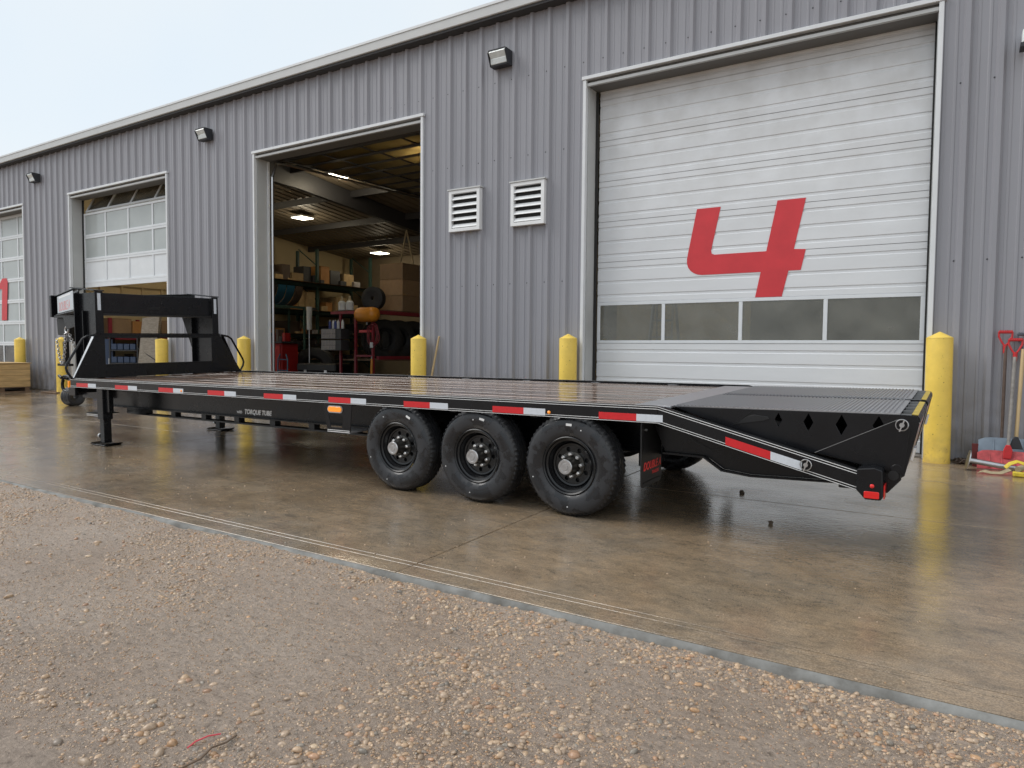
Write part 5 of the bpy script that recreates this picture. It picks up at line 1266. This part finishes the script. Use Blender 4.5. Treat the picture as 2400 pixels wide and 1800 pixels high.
t_ = thing('green_cylinder', 'olive green gas cylinder standing behind the red rack', 'cylinder', (-11.9, 15.2, ZF)); t_['_local'] = 1
MB().lathe([(.001, 0), (.13, .002), (.13, .85), (.09, .97), (.03, 1.0)], (0, 0, 0), 'z', 22).build('shell', 'cyl_green', t_, smooth=True); MB().cyl((0, 0, 1.0), (0, 0, 1.1), .025, n=8).build('valve', 'galv', t_)
# red cabinet, toolbox, hand truck, post light at the left of the doorway
t_ = thing('red_cabinet', 'red tool cabinet with rounded doors by the doorway jamb', 'cabinet', (-16.25, 13.3, ZF)); t_['_local'] = 1
MB().box(-.35, .35, -.3, .3, .02, 1.35).build('case', 'cabinet_red', t_, bevel=.03)
for s in (-1, 1): MB().box(s * .17 - .15, s * .17 + .15, -.33, -.302, .05, 1.3).build('door', 'cabinet_red', t_, bevel=.02)
MB().box(-.42, .42, -.36, .34, 1.352, 1.40).build('worktop', 'steel_dark', t_)
for i in range(5): box_thing('bench_part', 'small dark machine part on the red tool cabinet', 'part', -16.55 + i * .14, -16.44 + i * .14, 13.1, 13.3, ZF + 1.402, ZF + 1.55 + .1 * (i % 3), ['steel_dark', 'cabinet_red', 'sheet_brown'][i % 3], 'parts on the red tool cabinet', tape=False)
t_ = thing('black_toolbox', 'wide black toolbox standing on the shop floor', 'toolbox', (-14.85, 13.6, ZF)); t_['_local'] = 1
MB().box(-.75, .75, -.3, .3, .02, .58).build('body', 'steel_dark', t_, bevel=.02); MB().box(-.77, .77, -.32, .32, .582, .80).build('lid', 'black_matte', t_, bevel=.03)
for s in (-1, 1): MB().box(s * .4 - .05, s * .4 + .05, -.335, -.322, .52, .62).build('latch', 'galv', t_)
t_ = thing('hand_truck', 'blue two-wheeled hand truck by the red tool cabinet', 'hand truck', (-15.75, 12.9, ZF)); t_['_local'] = 1
for s in (-1, 1): MB().tube([(s * .2, 0, .05), (s * .2, .02, .9), (s * .12, .03, 1.05)], .018, 8).build('rail', 'sheet_blue', t_, smooth=True)
for z_ in (.3, .6, .9): MB().cyl((-.2, .01, z_), (.2, .01, z_), .014, n=8).build('rung', 'sheet_blue', t_)
MB().box(-.22, .22, -.22, 0, .02, .035).build('toe_plate', 'galv', t_)
for s in (-1, 1): MB().lathe([(.02, -.03), (.11, -.03), (.11, .03), (.02, .03)], (s * .26, .06, .11), 'x', 20).build('wheel', 'rubber_dark', t_)
t_ = thing('work_light', 'tall white wrapped work light on a thin stand', 'lamp', (-15.45, 13.6, ZF)); t_['_local'] = 1
MB().cyl((0, 0, 0), (0, 0, 1.74), .015, n=8).build('stand', 'galv', t_); MB().cyl((0, 0, 1.74), (0, 0, 2.38), .07, .08, n=12).build('shroud', 'bottle_white', t_, smooth=True); MB().lathe([(.2, 0), (.2, .02), (.001, .03)], (0, 0, 0), 'z', 16).build('foot', 'steel_dark', t_)
# hoist frame
t_ = thing('hoist_frame', 'pale A-shaped hoist frame hanging near the stacked cartons', 'hoist', (-14.2, 16.4, 4.2))
MB().cyl((-14.3, 16.4, 4.95), (-14.6, 16.4, 3.75), .022, n=8).build('leg', 'strap_tan', t_); MB().cyl((-14.3, 16.4, 4.95), (-14.0, 16.4, 3.75), .022, n=8).build('leg', 'strap_tan', t_); MB().box(-14.65, -13.95, 16.37, 16.43, 3.67, 3.748).build('cross_bar', 'steel_dark', t_)
MB().cyl((-14.3, 16.4, 4.93), (-14.3, 16.4, zc(16.4)), .02, n=6).build('chain', 'steel_dark', t_)
# goods behind the half-raised door
rb = thing('storage_shelf', 'red steel shelf with cartons behind the half-raised door', 'shelf', (-20.1, 11.6, ZF))
for yy in (10.35, 11.5, 12.7):
    for xx in (-19.75, -20.42): MB().box(xx - .04, xx + .04, yy - .04, yy + .04, ZF, 2.1).build('post', 'rack_red', rb)
for z_ in (.62, 1.50): MB().box(-19.75, -19.70, 10.4, 12.65, z_, z_ + .14).build('beam', 'rack_red', rb); MB().box(-20.4, -19.755, 10.4, 12.65, z_ + .09, z_ + .13).build('shelf', 'wood_dark', rb)
yy = 10.42
for i, (w_, h_, m_) in enumerate(((.55, .46, 'cardboard'), (.50, .40, 'cardboard_orange'), (.3, .28, 'steel_dark'), (.6, .45, 'cardboard'))):
    box_thing('stored_carton', ['wide brown carton', 'orange-brown carton', 'black carton', 'end brown carton'][i] + ' on the red shelf seen through the gooseneck', 'carton', -20.35, -19.78, yy, yy + w_, 1.632, 1.632 + h_, m_); yy += w_ + .03
for i in range(4): box_thing('stored_part', 'dark part on the lower level of the red shelf', 'part', -20.3, -19.8, 10.5 + i * .52, 10.85 + i * .52, .752, 1.0 + .12 * (i % 3), ['steel_dark', 'sheet_brown'][i % 2], 'parts low on the red shelf', tape=False)
t_ = thing('wrapped_panel', 'tilted plastic-wrapped panel leaning behind the half-raised door', 'panel', (-18.5, 10.55, ZF)); t_['_local'] = 1
MB().obox((.1, .1, 1.02), (.24, .1, .03), (-.02, .05, 0), (.13, .04, 1.0)).build('panel', 'wrap', t_, bevel=.01); MB().obox((.1, .045, 1.02), (.245, .1, -.16), (0, .004, 0), (.003, 0, .012)).build('strap', 'steel_dark', t_)
t_ = thing('blue_cabinet', 'dark blue cabinet standing behind the half-raised door', 'cabinet', (-19.65, 10.1, ZF), rz=R(60)); t_['_local'] = 1
MB().box(-.25, .25, -.3, .3, .02, 1.42).build('case', 'cabinet_blue', t_, bevel=.01); MB().box(-.22, .22, -.315, -.302, .06, 1.37).build('door', 'cabinet_blue', t_, bevel=.006); MB().box(.14, .16, -.33, -.316, .7, .9).build('handle', 'galv', t_)
t_ = thing('bin_shelf', 'dark shelf of small bins beside the blue cabinet', 'shelf', (-19.15, 10.45, ZF), rz=R(45)); t_['_local'] = 1
for z_ in (.05, .4, .75, 1.1, 1.45): MB().box(-.32, .32, -.2, .2, z_, z_ + .03).build('shelf', 'steel_dark', t_)
for s in (-1, 1): MB().box(s * .34 - .015, s * .34 + .015, -.2, .2, .0, 1.5).build('side', 'steel_dark', t_)
for z_ in (.083, .433, .783, 1.133):
    for i in range(4): MB().box(-.31 + i * .155, -.17 + i * .155, -.19, .1, z_, z_ + .16).build('bin', 'cabinet_blue', t_, bevel=.01)

# ------------------------------------------------------------------ gravel (stuff)
def ico(sub):
    t = (1 + 5 ** .5) / 2
    v = np.array([(-1, t, 0), (1, t, 0), (-1, -t, 0), (1, -t, 0), (0, -1, t), (0, 1, t), (0, -1, -t), (0, 1, -t), (t, 0, -1), (t, 0, 1), (-t, 0, -1), (-t, 0, 1)], float)
    f = [(0, 11, 5), (0, 5, 1), (0, 1, 7), (0, 7, 10), (0, 10, 11), (1, 5, 9), (5, 11, 4), (11, 10, 2), (10, 7, 6), (7, 1, 8), (3, 9, 4), (3, 4, 2), (3, 2, 6), (3, 6, 8), (3, 8, 9), (4, 9, 5), (2, 4, 11), (6, 2, 10), (8, 6, 7), (9, 8, 1)]
    v /= np.linalg.norm(v[0]); v = [tuple(p) for p in v]
    for _ in range(sub):
        cache = {}; nf = []
        def midp(a, b_):
            k = (min(a, b_), max(a, b_))
            if k not in cache:
                m_ = np.array(v[a]) + np.array(v[b_]); m_ /= np.linalg.norm(m_); v.append(tuple(m_)); cache[k] = len(v) - 1
            return cache[k]
        for a, b_, c in f:
            ab, bc, ca = midp(a, b_), midp(b_, c), midp(c, a); nf += [(a, ab, ca), (b_, bc, ab), (c, ca, bc), (ab, bc, ca)]
        f = nf
    return np.array(v), np.array(f)
PAL = np.array([(.38, .29, .21), (.40, .31, .23), (.43, .34, .26), (.37, .30, .24), (.33, .27, .22), (.40, .33, .27), (.28, .25, .23), (.22, .21, .20), (.45, .38, .30), (.40, .27, .17), (.36, .24, .17), (.36, .30, .25), (.39, .32, .26)])
def stones(P, rad, sub, flat=.62):
    V, F = ico(sub); N = len(P); nv = len(V)
    # random rotations about z and tilt, anisotropic scale
    a = rng.uniform(0, 2 * np.pi, N); tl = rng.normal(0, .25, N); tb = rng.uniform(0, 2 * np.pi, N)
    sc3 = np.stack([rng.uniform(.85, 1.35, N), rng.uniform(.65, 1.0, N), rng.uniform(flat - .18, flat + .18, N)], 1) * rad[:, None]
    lump = 1 + rng.normal(0, .07, (N, nv, 1))
    Q = V[None] * lump * sc3[:, None, :]
    ca, sa = np.cos(a)[:, None], np.sin(a)[:, None]
    x = Q[..., 0] * ca - Q[..., 1] * sa; y = Q[..., 0] * sa + Q[..., 1] * ca; z = Q[..., 2]
    ux, uy = np.cos(tb)[:, None], np.sin(tb)[:, None]; h = x * ux + y * uy
    c_, s_ = np.cos(tl)[:, None], np.sin(tl)[:, None]
    h2 = h * c_ - z * s_; z2 = h * s_ + z * c_; x = x + (h2 - h) * ux; y = y + (h2 - h) * uy
    Q = np.stack([x, y, z2], -1) + P[:, None, :]
    FF = (F[None] + (np.arange(N) * nv)[:, None, None]).reshape(-1, 3)
    col = PAL[rng.integers(0, len(PAL), N)] * rng.uniform(.72, 1.12, (N, 1)) * np.array([[1.08, .96, .82]])
    return Q.reshape(-1, 3), FF, np.repeat(col, nv, 0)
def patch(x, y): return noise.noise((x * .9 + 11, y * 1.3, 2)) + .6 * noise.noise((x * 2.6, y * 3.0, 7)) + .35 * noise.noise((x * 7, y * 7, 1))
def scatter(n_, xr, yr, thr, rmin, rmax, pw_, sub, edge=False):
    P, Rr = [], []
    tries = 0
    while len(P) < n_ and tries < n_ * 12:
        tries += 1
        x = rng.uniform(*xr); y = rng.uniform(*yr)
        g = patch(x, y) + (.55 * max(0, (y - 2.55) / .5) if x > -4 else .3 * max(0, (y - 2.75) / .3))
        if x > -2.2 and y > 1.2: g += .25
        if rng.random() > 1 / (1 + math.exp(-(g - thr) * 9)): continue
        r_ = rmin + (rmax - rmin) * rng.random() ** pw_
        P.append((x, y, ground_h(x, y) + r_ * rng.uniform(-.40, .12))); Rr.append(r_)
    return np.array(P), np.array(Rr)
sets = []
def addset(*a_, **k_):
    P, r_ = scatter(*a_, **k_)
    sets.append((P, r_))
    return P, r_
allV, allF, allC = [], [], []; off = 0
for args, sub in (((9000, (-3.2, 1.2), (1.25, 3.08), .34, .004, .017, 2.9, 1), 1),
                  ((14000, (-3.6, 1.2), (1.15, 3.08), .0, .0025, .007, 1.6, 0), 0),
                  ((8000, (-10, -3.0), (1.2, 3.08), .32, .005, .016, 2.4, 0), 0),
                  ((9000, (-10, -3.4), (1.2, 3.08), .05, .003, .008, 1.5, 0), 0),
                  ((700, (-6, 1.2), (.9, 3.08), -.9, .008, .024, 2.6, 1), 1),
                  ((12000, (-9, -4.5), (.9, 3.08), -1.2, .003, .0075, 2.0, 0), 0),
                  ((46000, (-4.6, 1.0), (1.1, 3.08), -1.4, .002, .0068, 2.0, 0), 0)):
    P, r_ = scatter(*args)
    V_, F_, C_ = stones(P, r_, sub); allV.append(V_); allF.append(F_ + off); allC.append(C_); off += len(V_)
# grit washed onto the slab
n_ = 170; x = rng.uniform(-9, .6, n_); y = 3.12 + np.abs(rng.normal(0, .9, n_)); r_ = rng.uniform(.0025, .008, n_)
P = np.stack([x, y, SLOPE * (y - YW) + r_ * .35], 1); V_, F_, C_ = stones(P, r_, 0); allV.append(V_); allF.append(F_ + off); allC.append(C_ * 1.15); off += len(V_)
V_ = np.concatenate(allV); F_ = np.concatenate(allF); C_ = np.concatenate(allC)
me = bpy.data.meshes.new('gravel'); me.vertices.add(len(V_)); me.vertices.foreach_set('co', V_.ravel().astype(np.float32))
me.loops.add(len(F_) * 3); me.loops.foreach_set('vertex_index', F_.ravel().astype(np.int32))
me.polygons.add(len(F_)); me.polygons.foreach_set('loop_start', np.arange(0, len(F_) * 3, 3, dtype=np.int32)); me.polygons.foreach_set('use_smooth', np.ones(len(F_), bool))
ca = me.color_attributes.new('Col', 'FLOAT_COLOR', 'POINT'); ca.data.foreach_set('color', np.concatenate([C_, np.ones((len(C_), 1))], 1).ravel().astype(np.float32))
me.materials.append(MATS['pebble']); me.update(calc_edges=True); me.validate()
gr = link('gravel', me); tag(gr, 'wet brown pebble gravel pressed into the mud', 'gravel', kind='stuff')
# litter in the gravel
def wp(x, y, dz=.01): return (x, y, ground_h(x, y) + dz)
t_ = MB().tube([wp(-2.18, 1.375), wp(-2.185, 1.41, .014), wp(-2.175, 1.45, .016), wp(-2.160, 1.49)], .0028, 5).build('red_straw', 'straw_red'); tag(t_, 'thin red plastic strip lying on the gravel', 'strip')
t_ = MB().tube([wp(-2.10, 1.28), wp(-2.085, 1.36, .012), wp(-2.11, 1.42, .014), wp(-2.10, 1.47, .012), wp(-2.112, 1.52)], .004, 5).build('twig', 'twig'); tag(t_, 'brown twig lying on the gravel beside the red strip', 'twig')
for o in list(bpy.data.objects):
    if '_local' in o: del o['_local']
